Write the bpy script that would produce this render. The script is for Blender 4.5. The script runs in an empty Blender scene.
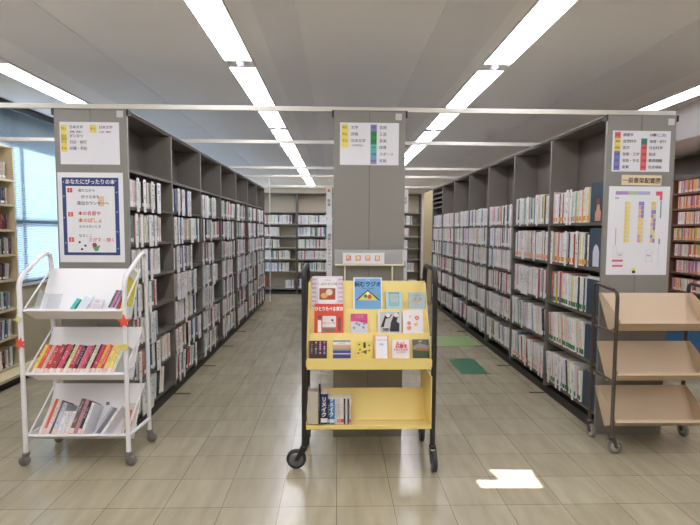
import bpy, math, random
from mathutils import Vector, Matrix
from mathutils.geometry import tessellate_polygon

random.seed(7)
SC = bpy.context.scene
COL = SC.collection
R = math.radians

# ------------------------------------------------------------------ camera
F_PX = 474.3
PITCH, YAW, ROLL, EYE = .0684, .0264, .0055, 1.5219
fw = Vector((math.sin(YAW)*math.cos(PITCH), math.cos(YAW)*math.cos(PITCH), -math.sin(PITCH)))
ri = Vector((math.cos(YAW), -math.sin(YAW), 0)); up = ri.cross(fw)
RR = ri*math.cos(ROLL) + up*math.sin(ROLL); UU = up*math.cos(ROLL) - ri*math.sin(ROLL)
cd = bpy.data.cameras.new('camera'); cam = bpy.data.objects.new('camera', cd); COL.objects.link(cam)
cd.sensor_width = 36; cd.lens = F_PX*36/700; cd.clip_start = .05; cd.clip_end = 100
cam.matrix_world = Matrix(((RR.x, UU.x, -fw.x, 0), (RR.y, UU.y, -fw.y, 0), (RR.z, UU.z, -fw.z, EYE), (0, 0, 0, 1)))
SC.camera = cam
# ------------------------------------------------------------------ world, sun, exposure
W = bpy.data.worlds.new('daylight'); SC.world = W; W.use_nodes = True
bg = W.node_tree.nodes['Background']; bg.inputs[0].default_value = (.62, .80, 1.0, 1); bg.inputs[1].default_value = .62
sd = bpy.data.lights.new('sun', 'SUN'); sun = bpy.data.objects.new('sun', sd); COL.objects.link(sun)
SUN_DY, SUN_DZ = .35, .5
sd.energy = 24; sd.angle = R(.12); sd.color = (.97, .98, 1)
sun.rotation_euler = Vector((1, SUN_DY, -SUN_DZ)).to_track_quat('-Z', 'Y').to_euler(); sun.location = (-8, 0, 5)
LAMP = 10.0
vs = SC.view_settings; vs.view_transform = 'Standard'; vs.look = 'None'; vs.gamma = 1; vs.use_curve_mapping = False
vs.exposure = 0.5

# ------------------------------------------------------------------ helpers
def lin(c):
    return tuple(((v/255)/12.92 if v/255 <= .04045 else ((v/255+.055)/1.055)**2.4) for v in c)
MATS = {}
def mat(name, rgb, rough=.5, metal=0, noise=0, nscale=40, bump=0, spec=.5, emit=0, alpha=1, trans=0):
    if name in MATS: return MATS[name]
    m = bpy.data.materials.new(name); m.use_nodes = True; nt = m.node_tree; b = nt.nodes['Principled BSDF']
    c = lin(rgb); b.inputs['Base Color'].default_value = (*c, 1); b.inputs['Roughness'].default_value = rough
    b.inputs['Metallic'].default_value = metal; b.inputs['Specular IOR Level'].default_value = spec
    b.inputs['Alpha'].default_value = alpha; b.inputs['Transmission Weight'].default_value = trans
    if emit: b.inputs['Emission Color'].default_value = (*c, 1); b.inputs['Emission Strength'].default_value = emit
    tc = nt.nodes.new('ShaderNodeTexCoord'); n = nt.nodes.new('ShaderNodeTexNoise'); n.inputs['Scale'].default_value = nscale
    nt.links.new(tc.outputs['Object'], n.inputs['Vector'])
    mr = nt.nodes.new('ShaderNodeMapRange'); mr.inputs[3].default_value = 1-max(noise, .02); mr.inputs[4].default_value = 1+max(noise, .02)
    nt.links.new(n.outputs['Fac'], mr.inputs[0])
    mx = nt.nodes.new('ShaderNodeVectorMath'); mx.operation = 'SCALE'; mx.inputs[0].default_value = c
    nt.links.new(mr.outputs[0], mx.inputs['Scale']); nt.links.new(mx.outputs[0], b.inputs['Base Color'])
    if bump:
        bp = nt.nodes.new('ShaderNodeBump'); bp.inputs['Strength'].default_value = bump; bp.inputs['Distance'].default_value = .002
        nt.links.new(n.outputs['Fac'], bp.inputs['Height']); nt.links.new(bp.outputs[0], b.inputs['Normal'])
    MATS[name] = m; return m

def tag(o, label=None, cat=None, group=None, kind=None):
    if label: o['label'] = label
    if cat: o['category'] = cat
    if group: o['group'] = group
    if kind: o['kind'] = kind
    return o
def thing(name, loc, label, cat, group=None, rot=(0, 0, 0)):
    o = bpy.data.objects.new(name, None); o.empty_display_size = .1; o.location = loc; o.rotation_euler = rot; COL.objects.link(o)
    return tag(o, label, cat, group)

class M:
    def __init__(s, off=(0, 0, 0)): s.v = []; s.f = []; s.off = Vector(off); s.sm = []
    def add(s, vs, fs, smooth=False):
        b = len(s.v); s.v += [Vector(v)-s.off for v in vs]; s.f += [tuple(b+i for i in f) for f in fs]; s.sm += [smooth]*len(fs); return s
    def box(s, x0, x1, y0, y1, z0, z1, mtx=None):
        vs = [Vector((x, y, z)) for x in (x0, x1) for y in (y0, y1) for z in (z0, z1)]
        if mtx: vs = [mtx @ v for v in vs]
        return s.add(vs, [(0, 1, 3, 2), (4, 6, 7, 5), (0, 4, 5, 1), (2, 3, 7, 6), (0, 2, 6, 4), (1, 5, 7, 3)])
    def tube(s, pts, r, n=12, cap=True):
        pts = [Vector(p) for p in pts]; rings = []; u = None
        for i, p in enumerate(pts):
            t = (pts[min(i+1, len(pts)-1)]-pts[max(i-1, 0)]).normalized()
            if u is None: u = t.orthogonal().normalized()
            u = (u-t*u.dot(t)).normalized(); w = t.cross(u)
            rings.append([p+u*r*math.cos(2*math.pi*k/n)+w*r*math.sin(2*math.pi*k/n) for k in range(n)])
        vs = [v for g in rings for v in g]; fs = []
        for i in range(len(pts)-1):
            for k in range(n): fs.append((i*n+k, i*n+(k+1) % n, (i+1)*n+(k+1) % n, (i+1)*n+k))
        s.add(vs, fs, True)
        if cap: s.add(rings[0], [tuple(range(n))[::-1]]); s.add(rings[-1], [tuple(range(n))])
        return s
    def lathe(s, p0, axis, prof, n=24):
        # prof: list of (along, radius)
        a = Vector(axis).normalized(); u = a.orthogonal().normalized(); w = a.cross(u); p0 = Vector(p0)
        vs = [p0+a*t+(u*math.cos(2*math.pi*k/n)+w*math.sin(2*math.pi*k/n))*r for t, r in prof for k in range(n)]
        fs = []
        for i in range(len(prof)-1):
            for k in range(n): fs.append((i*n+k, i*n+(k+1) % n, (i+1)*n+(k+1) % n, (i+1)*n+k))
        s.add(vs, fs, True)
        s.add(vs[:n], [tuple(range(n))[::-1]]); s.add(vs[-n:], [tuple(range(n))]); return s
    def prism(s, poly, d, mtx=None):
        # poly in local xz plane (front towards -y), thickness d towards +y
        n = len(poly); vs = [Vector((x, 0, z)) for x, z in poly]+[Vector((x, d, z)) for x, z in poly]
        if mtx: vs = [mtx @ v for v in vs]
        fs = [tuple(range(n)), tuple(range(2*n-1, n-1, -1))]+[(i, n+i, n+(i+1) % n, (i+1) % n) for i in range(n)]
        return s.add(vs, fs)
    def prism_x(s, poly, x0, x1):
        n = len(poly); vs = [Vector((x0, y, z)) for y, z in poly]+[Vector((x1, y, z)) for y, z in poly]
        fs = [tuple(range(n)), tuple(range(2*n-1, n-1, -1))]+[(i, n+i, n+(i+1) % n, (i+1) % n) for i in range(n)]
        return s.add(vs, fs)
    def build(s, name, m, parent=None, loc=None, bevel=0, kind=None, fix=True):
        import bmesh
        me = bpy.data.meshes.new(name); me.from_pydata([tuple(v) for v in s.v], [], s.f)
        me.polygons.foreach_set('use_smooth', s.sm)
        if fix:
            bm = bmesh.new(); bm.from_mesh(me); bmesh.ops.recalc_face_normals(bm, faces=bm.faces[:]); bm.to_mesh(me); bm.free()
        me.materials.append(m); o = bpy.data.objects.new(name, me); COL.objects.link(o)
        if parent: o.parent = parent
        if loc: o.location = loc
        elif s.off.length and not parent: o.location = s.off
        if bevel:
            b = o.modifiers.new('bevel', 'BEVEL'); b.width = bevel; b.segments = 2; b.limit_method = 'ANGLE'; b.angle_limit = R(40)
        if kind: o['kind'] = kind
        return o

def arc(c, r, a0, a1, n, ax='yz'):
    out = []
    for i in range(n+1):
        a = a0+(a1-a0)*i/n
        out.append((c[0], c[1]+r*math.cos(a), c[2]+r*math.sin(a)))
    return out

def text(body, size, name, m, parent, loc, rot=(R(90), 0, 0), align='CENTER', sx=1.0, thick=.0004, bold=0):
    c = bpy.data.curves.new(name, 'FONT'); c.body = body; c.size = size; c.align_x = align; c.align_y = 'CENTER'
    c.extrude = thick; c.resolution_u = 2; c.offset = bold
    tmp = bpy.data.objects.new(name, c); COL.objects.link(tmp)
    dg = bpy.context.evaluated_depsgraph_get(); dg.update()
    me = bpy.data.meshes.new_from_object(tmp.evaluated_get(dg)); bpy.data.objects.remove(tmp); bpy.data.curves.remove(c)
    me.materials.clear(); me.materials.append(m)
    o = bpy.data.objects.new(name, me); COL.objects.link(o); o.parent = parent; o.location = loc; o.rotation_euler = rot; o.scale = (sx, 1, 1)
    return o

def floor_mat():
    m = bpy.data.materials.new('vinyl_tile'); m.use_nodes = True; nt = m.node_tree; b = nt.nodes['Principled BSDF']; L = nt.links.new
    N = nt.nodes.new
    tc = N('ShaderNodeTexCoord'); mp = N('ShaderNodeMapping'); mp.inputs['Location'].default_value = (0, -.12, 0)
    L(tc.outputs['Object'], mp.inputs['Vector'])
    br = N('ShaderNodeTexBrick'); br.offset = 0; br.inputs['Scale'].default_value = 1; br.inputs['Brick Width'].default_value = .315
    br.inputs['Row Height'].default_value = .3; br.inputs['Mortar Size'].default_value = .0016; br.inputs['Mortar Smooth'].default_value = .2
    br.inputs['Color1'].default_value = (*lin((174, 163, 137)), 1); br.inputs['Color2'].default_value = (*lin((164, 153, 127)), 1)
    br.inputs['Mortar'].default_value = (*lin((92, 84, 68)), 1)
    L(mp.outputs[0], br.inputs['Vector'])
    def streak(scale, sc, lo, hi, c0, c1, prev):
        mp2 = N('ShaderNodeMapping'); mp2.inputs['Scale'].default_value = sc; L(tc.outputs['Object'], mp2.inputs['Vector'])
        n = N('ShaderNodeTexNoise'); n.inputs['Scale'].default_value = scale; n.inputs['Detail'].default_value = 6; L(mp2.outputs[0], n.inputs['Vector'])
        mr = N('ShaderNodeMapRange'); mr.inputs[1].default_value = lo; mr.inputs[2].default_value = hi; mr.inputs[3].default_value = c0; mr.inputs[4].default_value = c1
        L(n.outputs['Fac'], mr.inputs[0])
        mx = N('ShaderNodeVectorMath'); mx.operation = 'SCALE'; L(prev, mx.inputs[0]); L(mr.outputs[0], mx.inputs['Scale']); return mx.outputs[0], n
    o1, n1 = streak(3, (5, 1, 1), .3, .7, .88, 1.1, br.outputs['Color'])
    o2, n2 = streak(1.2, (1, 1, 1), .25, .75, .92, 1.08, o1)
    o3, n3 = streak(1, (55, 5, 1), .6, .7, 1.0, 1.07, o2)
    L(o3, b.inputs['Base Color'])
    mr = N('ShaderNodeMapRange'); mr.inputs[3].default_value = .17; mr.inputs[4].default_value = .30; L(n2.outputs['Fac'], mr.inputs[0]); L(mr.outputs[0], b.inputs['Roughness'])
    b.inputs['Specular IOR Level'].default_value = .7
    bp = N('ShaderNodeBump'); bp.inputs['Strength'].default_value = .05; bp.inputs['Distance'].default_value = .01; L(n2.outputs['Fac'], bp.inputs['Height']); L(bp.outputs[0], b.inputs['Normal'])
    return m

def book_mat(name='book_cover', op=.45, freq=26, th1=.52, th2=.45):
    m = bpy.data.materials.new(name); m.use_nodes = True; nt = m.node_tree; b = nt.nodes['Principled BSDF']; L = nt.links.new; N = nt.nodes.new
    a1 = N('ShaderNodeAttribute'); a1.attribute_name = 'col'; a2 = N('ShaderNodeAttribute'); a2.attribute_name = 'tagcol'
    uv = N('ShaderNodeUVMap'); uv.uv_map = 'uv'; sp = N('ShaderNodeSeparateXYZ'); L(uv.outputs[0], sp.inputs[0])
    def mth(op, a, bb=None, c=None):
        n = N('ShaderNodeMath'); n.operation = op
        for i, x in enumerate((a, bb, c)):
            if x is None: continue
            if isinstance(x, (int, float)): n.inputs[i].default_value = x
            else: L(x, n.inputs[i])
        return n.outputs[0]
    u, v = sp.outputs[0], sp.outputs[1]
    fr = mth('FRACT', u); fl = mth('FLOOR', u)
    band = mth('LESS_THAN', mth('ABSOLUTE', mth('SUBTRACT', fr, .5)), .27)
    hi = mth('LESS_THAN', v, .92); lo = mth('GREATER_THAN', v, .34)
    cb = N('ShaderNodeCombineXYZ'); L(mth('MULTIPLY_ADD', fr, 3.2, mth('MULTIPLY', fl, 5.7)), cb.inputs[0]); L(mth('MULTIPLY', v, freq), cb.inputs[1])
    nz = N('ShaderNodeTexNoise'); nz.inputs['Scale'].default_value = 1; nz.inputs['Detail'].default_value = 1; L(cb.outputs[0], nz.inputs['Vector'])
    cb2 = N('ShaderNodeCombineXYZ'); L(mth('MULTIPLY', fl, 3.1), cb2.inputs[0]); L(mth('MULTIPLY', v, 2.6), cb2.inputs[1])
    nz2 = N('ShaderNodeTexNoise'); nz2.inputs['Scale'].default_value = 1; nz2.inputs['Detail'].default_value = 0; L(cb2.outputs[0], nz2.inputs['Vector'])
    t = mth('MULTIPLY', mth('GREATER_THAN', nz.outputs['Fac'], th1), mth('GREATER_THAN', nz2.outputs['Fac'], th2))
    t = mth('MULTIPLY', mth('MULTIPLY', t, band), mth('MULTIPLY', hi, lo)); t = mth('MULTIPLY', t, op)
    bw = N('ShaderNodeRGBToBW'); L(a1.outputs['Color'], bw.inputs[0])
    dark = mth('LESS_THAN', bw.outputs[0], .28)
    tc = N('ShaderNodeMix'); tc.data_type = 'RGBA'; L(dark, tc.inputs[0]); tc.inputs[6].default_value = (.05, .05, .06, 1); tc.inputs[7].default_value = (.8, .8, .76, 1)
    m1 = N('ShaderNodeMix'); m1.data_type = 'RGBA'; L(t, m1.inputs[0]); L(a1.outputs['Color'], m1.inputs[6]); L(tc.outputs[2], m1.inputs[7])
    st = mth('MULTIPLY', mth('GREATER_THAN', v, .06), mth('LESS_THAN', v, .20)); st = mth('MULTIPLY', st, a2.outputs['Alpha'])
    m2 = N('ShaderNodeMix'); m2.data_type = 'RGBA'; L(st, m2.inputs[0]); L(m1.outputs[2], m2.inputs[6]); L(a2.outputs['Color'], m2.inputs[7])
    L(m2.outputs[2], b.inputs['Base Color']); b.inputs['Roughness'].default_value = .42
    return m
BOOKM = book_mat(); INDEXM = book_mat('index_plastic', .7, 17, .53, .47)

def book_geo(t, h, d, col, tg=None, seed=0, page=(232, 222, 200)):
    c = min(.004, t*.25)
    P = [(0, d), (0, c), (t*.25, 0), (t*.75, 0), (t, c), (t, d)]
    vs = [(x, y, 0) for x, y in P]+[(x, y, h) for x, y in P]
    fs = []; cols = []; uvs = []
    c = (*lin(col), 1); pc = (*lin(page), 1)
    for i in range(5):
        fs.append((i, i+1, i+7, i+6)); cols.append(c)
        if i in (1, 2, 3): uvs.append([(seed+.02+.96*P[i][0]/t, 0), (seed+.02+.96*P[i+1][0]/t, 0), (seed+.02+.96*P[i+1][0]/t, 1), (seed+.02+.96*P[i][0]/t, 1)])
        else: uvs.append([(.01, 2)]*4)
    fs.append((5, 0, 6, 11)); cols.append(pc); uvs.append([(.01, 2)]*4)
    fs.append((6, 7, 8, 9, 10, 11)); cols.append(pc); uvs.append([(.01, 2)]*6)
    fs.append((5, 4, 3, 2, 1, 0)); cols.append(pc); uvs.append([(.01, 2)]*6)
    return vs, fs, cols, uvs, ((*lin(tg), 1) if tg else (0, 0, 0, 0))

def book_mesh(name, items, m=None):
    """items: list of (matrix, geo)"""
    V = []; Fs = []; C = []; T = []; U = []
    for mx, (vs, fs, cols, uvs, tg) in items:
        b = len(V); V += [tuple(mx @ Vector(v)) for v in vs] if mx else vs
        for f, c, uv in zip(fs, cols, uvs):
            Fs.append(tuple(b+i for i in f))
            for q in uv: C.extend(c); T.extend(tg); U.extend(q)
    me = bpy.data.meshes.new(name); me.from_pydata(V, [], Fs)
    a = me.color_attributes.new('col', 'FLOAT_COLOR', 'CORNER'); a.data.foreach_set('color', C)
    a = me.color_attributes.new('tagcol', 'FLOAT_COLOR', 'CORNER'); a.data.foreach_set('color', T)
    l = me.uv_layers.new(name='uv'); l.data.foreach_set('uv', U)
    me.materials.append(m or BOOKM); return me

# ------------------------------------------------------------------ materials
steel = mat('grey_steel', (146, 143, 136), .38, 0, .03, 8, spec=.45)
board_m = mat('board_steel', (104, 98, 91), .5, 0, .03, 8)
upright_m = mat('upright_steel', (130, 123, 115), .45, 0, .03, 8)
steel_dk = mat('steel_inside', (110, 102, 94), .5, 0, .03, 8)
kickm = mat('kick_plate', (58, 54, 50), .6)
capm = mat('black_cap', (45, 44, 44), .5)
barm = mat('cream_bar', (226, 222, 212), .4)
ceilm = mat('ceiling_paint', (246, 246, 250), .8, 0, .02, 3)
ceilm2 = mat('ceiling_panel', (238, 238, 243), .8, 0, .02, 3)
wallm = mat('wall_paint', (214, 206, 190), .8, 0, .03, 5)
wallb = mat('wall_beige', (205, 190, 160), .7, 0, .03, 5)
whitep = mat('white_paper', (240, 240, 244), .5)
white_metal = mat('white_enamel', (238, 236, 236), .32, 0, .02, 6)
beigem = mat('beige_laminate', (222, 205, 168), .5, 0, .04, 6)
creamt = mat('cream_trough', (208, 184, 154), .45, 0, .03, 6)
brownt = mat('brown_tube', (84, 72, 64), .35, .2)
blackt = mat('black_tube', (44, 41, 42), .4, .1)
yellowm = mat('yellow_enamel', (250, 225, 140), .42, 0, .03, 5)
rubber = mat('rubber_dark', (52, 52, 54), .6)
rubberg = mat('rubber_grey', (124, 118, 112), .6)
hubm = mat('caster_hub', (118, 118, 124), .4, .3)
chrome = mat('chrome', (190, 190, 190), .2, .9)
ink = mat('ink', (52, 48, 58), .6)
glassm = mat('window_glass', (235, 245, 250), .02, 0, 0, 1, alpha=.12)
clear = mat('clear_plastic', (225, 228, 232), .12, alpha=.28)
frosted = mat('frosted_plastic', (205, 205, 205), .4, alpha=.55)
slat_m = bpy.data.materials.new('blind_slat'); slat_m.use_nodes = True
_nt = slat_m.node_tree; _nt.nodes.clear(); _o = _nt.nodes.new('ShaderNodeOutputMaterial'); _mx = _nt.nodes.new('ShaderNodeMixShader'); _d = _nt.nodes.new('ShaderNodeBsdfDiffuse'); _t = _nt.nodes.new('ShaderNodeBsdfTranslucent')
_d.inputs[0].default_value = (.46, .56, .64, 1); _t.inputs[0].default_value = (.3, .44, .56, 1); _mx.inputs[0].default_value = .12
_nt.links.new(_d.outputs[0], _mx.inputs[1]); _nt.links.new(_t.outputs[0], _mx.inputs[2]); _nt.links.new(_mx.outputs[0], _o.inputs[0])
lampm = mat('lamp_diffuser', (243, 245, 255), .5, emit=LAMP)
def colm(rgb, rough=.5): return mat('tint_%d_%d_%d' % rgb, rgb, rough)

# ------------------------------------------------------------------ room
XL, XR, YB, YF, CE = -3.7, 4.85, 15.0, -2.5, 2.82
M().add([(XL-.2, YF, 0), (XR, YF, 0), (XR, YB, 0), (XL-.2, YB, 0)], [(0, 1, 2, 3)]).build('floor', floor_mat(), kind='structure', fix=False)
M().box(-3.36, XR+.1, YF-.1, YB+.1, CE, CE+.12).build('ceiling', ceilm, kind='structure')
M().box(XL-.1, -3.36, YF-.1, YB+.1, 2.95, 3.05).build('trim_1', ceilm, kind='structure')
M().box(-3.39, -3.362, YF, YB, 2.745, 2.94).build('trim_2', mat('box_dark', (70, 74, 78), .6), kind='structure')
_s = M(); _p = [(3.6, 2.8195), (4.849, 2.8195), (4.849, 2.57), (3.93, 2.57)]
_s.add([(x, YF, z) for x, z in _p]+[(x, YB, z) for x, z in _p], [(0, 1, 2, 3), (7, 6, 5, 4), (0, 4, 5, 1), (1, 5, 6, 2), (2, 6, 7, 3), (3, 7, 4, 0)]); _s.build('trim_3', mat('soffit_white', (252, 250, 253), .6), kind='structure')
for i, (x0, x1) in enumerate(((-2.3, -1.75), (-.5, -.25), (.62, 1.02), (2.2, 2.9))):
    M().box(x0, x1, YF, YB, CE-.004, CE-.0005).build('trim_%d' % (4+i), ceilm2, kind='structure')
M().box(XL-.1, XR+.1, YB, YB+.1, 0, 3).build('wall_back', wallm, kind='structure')
M().box(XL-.1, XR+.1, YF-.1, YF, 0, 3).build('wall_front', wallm, kind='structure')
wr = M().box(XR, XR+.1, YF, YB, 0, 3).build('wall_right', mat('wall_taupe', (150, 136, 120), .7), kind='structure')
M().box(XR-.03, XR-.001, 4.2, 8.6, 2.28, 2.55).build('window_2', mat('dark_window', (92, 82, 72), .12, spec=.8), kind='structure')
M().box(XL, -3.6, YF, YB, 0, .86).build('wall_left', wallb, kind='structure')
M().box(-3.72, -3.58, 4.25, YB-.3, .862, .892).build('window_3', whitep, kind='structure')
# front part of the left wall, with an unseen gap added to shape the sun patch
hole = []
for X, Y in ((.973, 2.909), (1.239, 2.899), (1.225, 2.687), (.861, 2.693), (.852, 2.783), (.999, 2.781)):
    t = X-(-3.65); hole.append((Y-SUN_DY*t, SUN_DZ*t))
outer = [(YF, .86), (4.25, .86), (4.25, 3.0), (YF, 3.0)]
vv = [Vector((y, z, 0)) for y, z in outer]; hh = [Vector((y, z, 0)) for y, z in hole]
tri = tessellate_polygon([vv, hh]); allv = vv+hh
M().add([(-3.65, v.x, v.y) for v in allv], tri).build('wall_left_upper', wallm, kind='structure', fix=False).name = 'wall_left.001'
M().box(-4.44, -3.7, YF, YB, 2.84, 2.95).build('trim_8', wallm, kind='structure')  # unseen outdoor eave slab, added to shade the top of the blinds
# window band
wf = M()
for y in [4.27, 5.385, 5.56]+[6.6+1.2*k for k in range(7)]: wf.box(-3.69, -3.64, y-.025, y+.025, .89, 2.95)
wf.box(-3.69, -3.64, 4.25, YB, 1.58, 1.63).box(-3.69, -3.64, 4.25, YB, .89, .93).box(-3.69, -3.64, 4.25, YB, 2.9, 2.95)
wframe = wf.build('window_1', mat('window_frame', (120, 130, 140), .4, .5), kind='structure')
M().box(-3.668, -3.662, 4.25, YB, .9, 2.93).build('window_pane', glassm, wframe)
# blinds
for k, (y0, y1) in enumerate(((4.3, 6.55), (6.6, 8.9), (8.95, 11.2), (11.25, 14.6))):
    o = thing('window_blind', (-3.605, y0, .9), ['white slatted blind on the left window, beside the end of the beige bookcase', 'white slatted blind, second along the left windows', 'white slatted blind, third along the left windows', 'white slatted blind at the far end of the left windows'][k], 'blind')
    s = M((-3.605, y0, .9)); z = .93
    while z < 2.88:
        a = R(52); dx, dz = .0125*math.cos(a), .0125*math.sin(a)
        s.add([(-3.605-dx, y0, z-dz), (-3.605-dx, y1, z-dz), (-3.605, y1, z+.0015), (-3.605, y0, z+.0015), (-3.605+dx, y1, z+dz), (-3.605+dx, y0, z+dz)], [(0, 1, 2, 3), (3, 2, 4, 5)]); z += .0262
    s.build('slats', slat_m, o, fix=False).location = (0, 0, 0)
    s = M((-3.605, y0, .9)).box(-3.62, -3.59, y0, y1, .895, .912); s.build('bottom_rail', mat('rail_grey', (120, 130, 140), .5), o)
    M((-3.605, y0, .9)).box(-3.625, -3.585, y0, y1, 2.9, 2.94).build('head_rail', white_metal, o)
    c = M((-3.605, y0, .9))
    for y in (y0+.3, (y0+y1)/2, y1-.3): M((-3.605, y0, .9)).tube([(-3.589, y, .9), (-3.589, y, 2.92)], .0015, 5).build('cord', mat('cord_grey', (150, 160, 170), .6), o)

# green floor tiles
gt = mat('green_tile', (60, 120, 88), .3, 0, .05, 30); lg = mat('light_green_tile', (162, 188, 128), .3, 0, .05, 30)
o = M((1.47, 5.22, 0)).box(1.32, 1.62, 4.92, 5.52, .0002, .002).build('floor_tile', gt); tag(o, 'dark green floor tile in the right aisle, nearer of the two green patches', 'floor tile')
o = M((1.3, 6.42, 0)).box(1.02, 1.9, 6.12, 6.72, .0002, .002).build('floor_tile', lg); tag(o, 'pale green floor tiles across the right aisle, behind the dark green patch', 'floor tile')

# ceiling lights
HOW = ['far left row by the windows', 'row over the left aisle', 'row over the right aisle', 'far right row']
first = None
def lamp(x, y0, y1, bulb):
    c = Vector((x, (y0+y1)/2, CE))
    o = thing('ceiling_light', c, '', 'ceiling light')
    f = M(c); w = .112
    f.box(x-w, x-w+.01, y0, y1, CE-.016, CE-.0005).box(x+w-.01, x+w, y0, y1, CE-.016, CE-.0005).box(x-w+.01, x+w-.01, y0, y0+.008, CE-.016, CE-.0005).box(x-w+.01, x+w-.01, y1-.008, y1, CE-.016, CE-.0005)
    f.build('frame', white_metal, o)
    ye = y1-(.13 if bulb else .02)
    M(c).box(x-w+.011, x+w-.011, y0+.02, ye, CE-.012, CE-.001).build('diffuser', lampm, o)
    M(c).box(x-w+.0105, x+w-.0105, ye+.001, y1-.009, CE-.008, CE-.001).box(x-w+.0105, x+w-.0105, y0+.0085, y0+.019, CE-.008, CE-.001).build('end_reflector', mat('reflector', (240, 240, 240), .6), o)
    return o
def bulbpart(o, x, y):
    c = o.location
    M(c).lathe((x, y, CE-.0085), (0, 0, -1), [(0, .032), (.008, .034), (.022, .026), (.034, .012), (.038, .002)], 16).build('emergency_bulb', mat('bulb_white', (232, 232, 238), .3), o)
ordw = ['nearest', 'second', 'third', 'fourth', 'fifth', 'sixth', 'seventh', 'eighth', 'ninth', 'tenth', 'eleventh', 'twelfth', 'thirteenth', 'fourteenth', 'fifteenth']
for r, x in enumerate((-2.68, -.762, 1.228, 3.28)):
    for k in range(14):
        y1 = 3.87+1.185*(k-4)
        if y1 > YB: break
        o = lamp(x, y1-1.18, y1, k % 2 == 0 and k >= 2)
        o['label'] = 'white recessed fluorescent ceiling light, %s from the near end, %s' % (ordw[k], HOW[r])
        o['group'] = 'fluorescent ceiling lights'
        if k % 2 == 0 and k >= 2: bulbpart(o, x, y1-.075)
    # remaining
# ------------------------------------------------------------------ book rows
BOOKS = []   # dicts
DIVS = []
PAL_R = [((242, 238, 234), 40), ((248, 246, 246), 30), ((240, 220, 220), 12), ((226, 230, 238), 8), ((230, 220, 196), 7), ((196, 56, 62), 6), ((214, 120, 130), 4), ((120, 160, 190), 4), ((60, 66, 84), 4), ((80, 76, 74), 4), ((160, 190, 170), 3), ((228, 160, 100), 3), ((200, 190, 180), 6), ((238, 226, 150), 2)]
PAL_L = [((242, 238, 234), 42), ((214, 212, 210), 8), ((236, 220, 200), 10), ((70, 100, 150), 5), ((60, 60, 70), 8), ((90, 150, 170), 5), ((200, 90, 100), 4), ((230, 150, 150), 4), ((190, 160, 120), 6), ((120, 160, 130), 4), ((160, 150, 150), 6)]
PAL_B = [((242, 240, 236), 30), ((226, 226, 232), 12), ((120, 150, 190), 3), ((240, 226, 190), 8), ((200, 120, 140), 4), ((70, 70, 90), 5), ((160, 190, 190), 4)]
PAL_P = [((232, 110, 110), 6), ((244, 190, 196), 18), ((246, 236, 226), 16), ((238, 200, 120), 10), ((236, 228, 214), 14), ((190, 150, 190), 6), ((120, 170, 150), 5), ((220, 110, 60), 8), ((245, 215, 90), 6), ((150, 90, 70), 4)]
PAL_W = [((60, 60, 66), 8), ((120, 50, 50), 5), ((220, 214, 204), 10), ((60, 80, 110), 6), ((110, 140, 130), 5), ((200, 190, 170), 8), ((150, 80, 60), 4)]
CNAME = {}
def cname(c):
    r, g, b = c; mx, mn = max(c), min(c)
    if mx < 105: return 'dark blue' if b > r+15 else 'black'
    if mx-mn < 26: return 'white' if mn > 222 else ('pale grey' if mn > 180 else 'grey')
    if r == mx and g > .8*r and b < .75*r: return 'yellow'
    if r == mx and g > b+14: return 'cream' if r > 215 and b > 150 else ('orange' if g > 100 else 'brown')
    if r == mx: return 'pink' if g > 105 else 'red'
    if b == mx: return 'pale blue' if r > 150 else 'blue'
    return 'green'
def pick(pal):
    t = random.uniform(0, sum(w for _, w in pal))
    for c, w in pal:
        t -= w
        if t <= 0: break
    return tuple(max(0, min(255, int(v+random.uniform(-7, 7)))) for v in c)
def row(face, pos, a0, a1, z, hmax, depth, pal, tg=None, fill=1.0, meta=None, tmin=.012, tmax=.032, lean=.0, gapx=0, hfix=None, back=0, divide=0, hvar=.16):
    """face '+x','-x','-y'; pos = coordinate of the shelf front; a0..a1 = range along shelf, near end first"""
    end = a0+(a1-a0)*fill; a = a0; i = 0; base = hfix or hmax*.84
    seg = 0; mood = base; ang = 0
    while a < end-tmax*1.4:
        if seg <= 0: seg = random.randint(3, 8); mood = base*random.uniform(1-hvar, 1.0); ang = lean*random.uniform(.6, 1) if lean else 0; thick = random.uniform(tmin, tmax)
        t = max(tmin, min(tmax, thick*random.uniform(.75, 1.25))); h = min(hmax, mood*random.uniform(.97, 1.03)); d = min(depth, h*.72+.01)
        seg -= 1
        if divide and random.random() < (divide*2.2 if seg > 3 else divide*.4):
            DIVS.append(dict(face=face, pos=pos, a=a, z=z, h=min(hmax*.9, base*.98), meta=meta, i=i)); a += .012+.001
        sb = random.uniform(.002, .016)+back
        la = ang
        mx = Matrix.Rotation(-la, 4, 'Y') if la else Matrix()
        lift = t*math.sin(abs(la))
        if face == '+x': base_m = Matrix.Translation((pos-sb, a, z+.0006)) @ Matrix.Rotation(R(90), 4, 'Z')
        elif face == '-x': base_m = Matrix.Translation((pos+sb, a+t, z+.0006)) @ Matrix.Rotation(R(-90), 4, 'Z')
        else: base_m = Matrix.Translation((a, pos+sb, z+.0006))
        if la:
            # lean towards the far end of the row
            if face == '-x': base_m = base_m @ Matrix.Translation((t, 0, 0)) @ Matrix.Rotation(-la, 4, 'Y') @ Matrix.Translation((-t, 0, lift))
            else: base_m = base_m @ Matrix.Translation((0, 0, lift)) @ Matrix.Rotation(la, 4, 'Y')
        c = pick(pal); tgc = None
        if tg: tgc = tg if random.random() < .93 else None
        elif random.random() < .6: tgc = (250, 250, 250)
        BOOKS.append(dict(m=base_m, t=t, h=h, d=d, c=c, tg=tgc, seed=float(random.randint(1, 400)), meta=meta, i=i))
        i += 1; a += (t/math.cos(la) if la else t)+.0008+(random.uniform(.02, .05) if random.random() < gapx else 0)
        if la and seg == 0: a += .012
    return a

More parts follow.
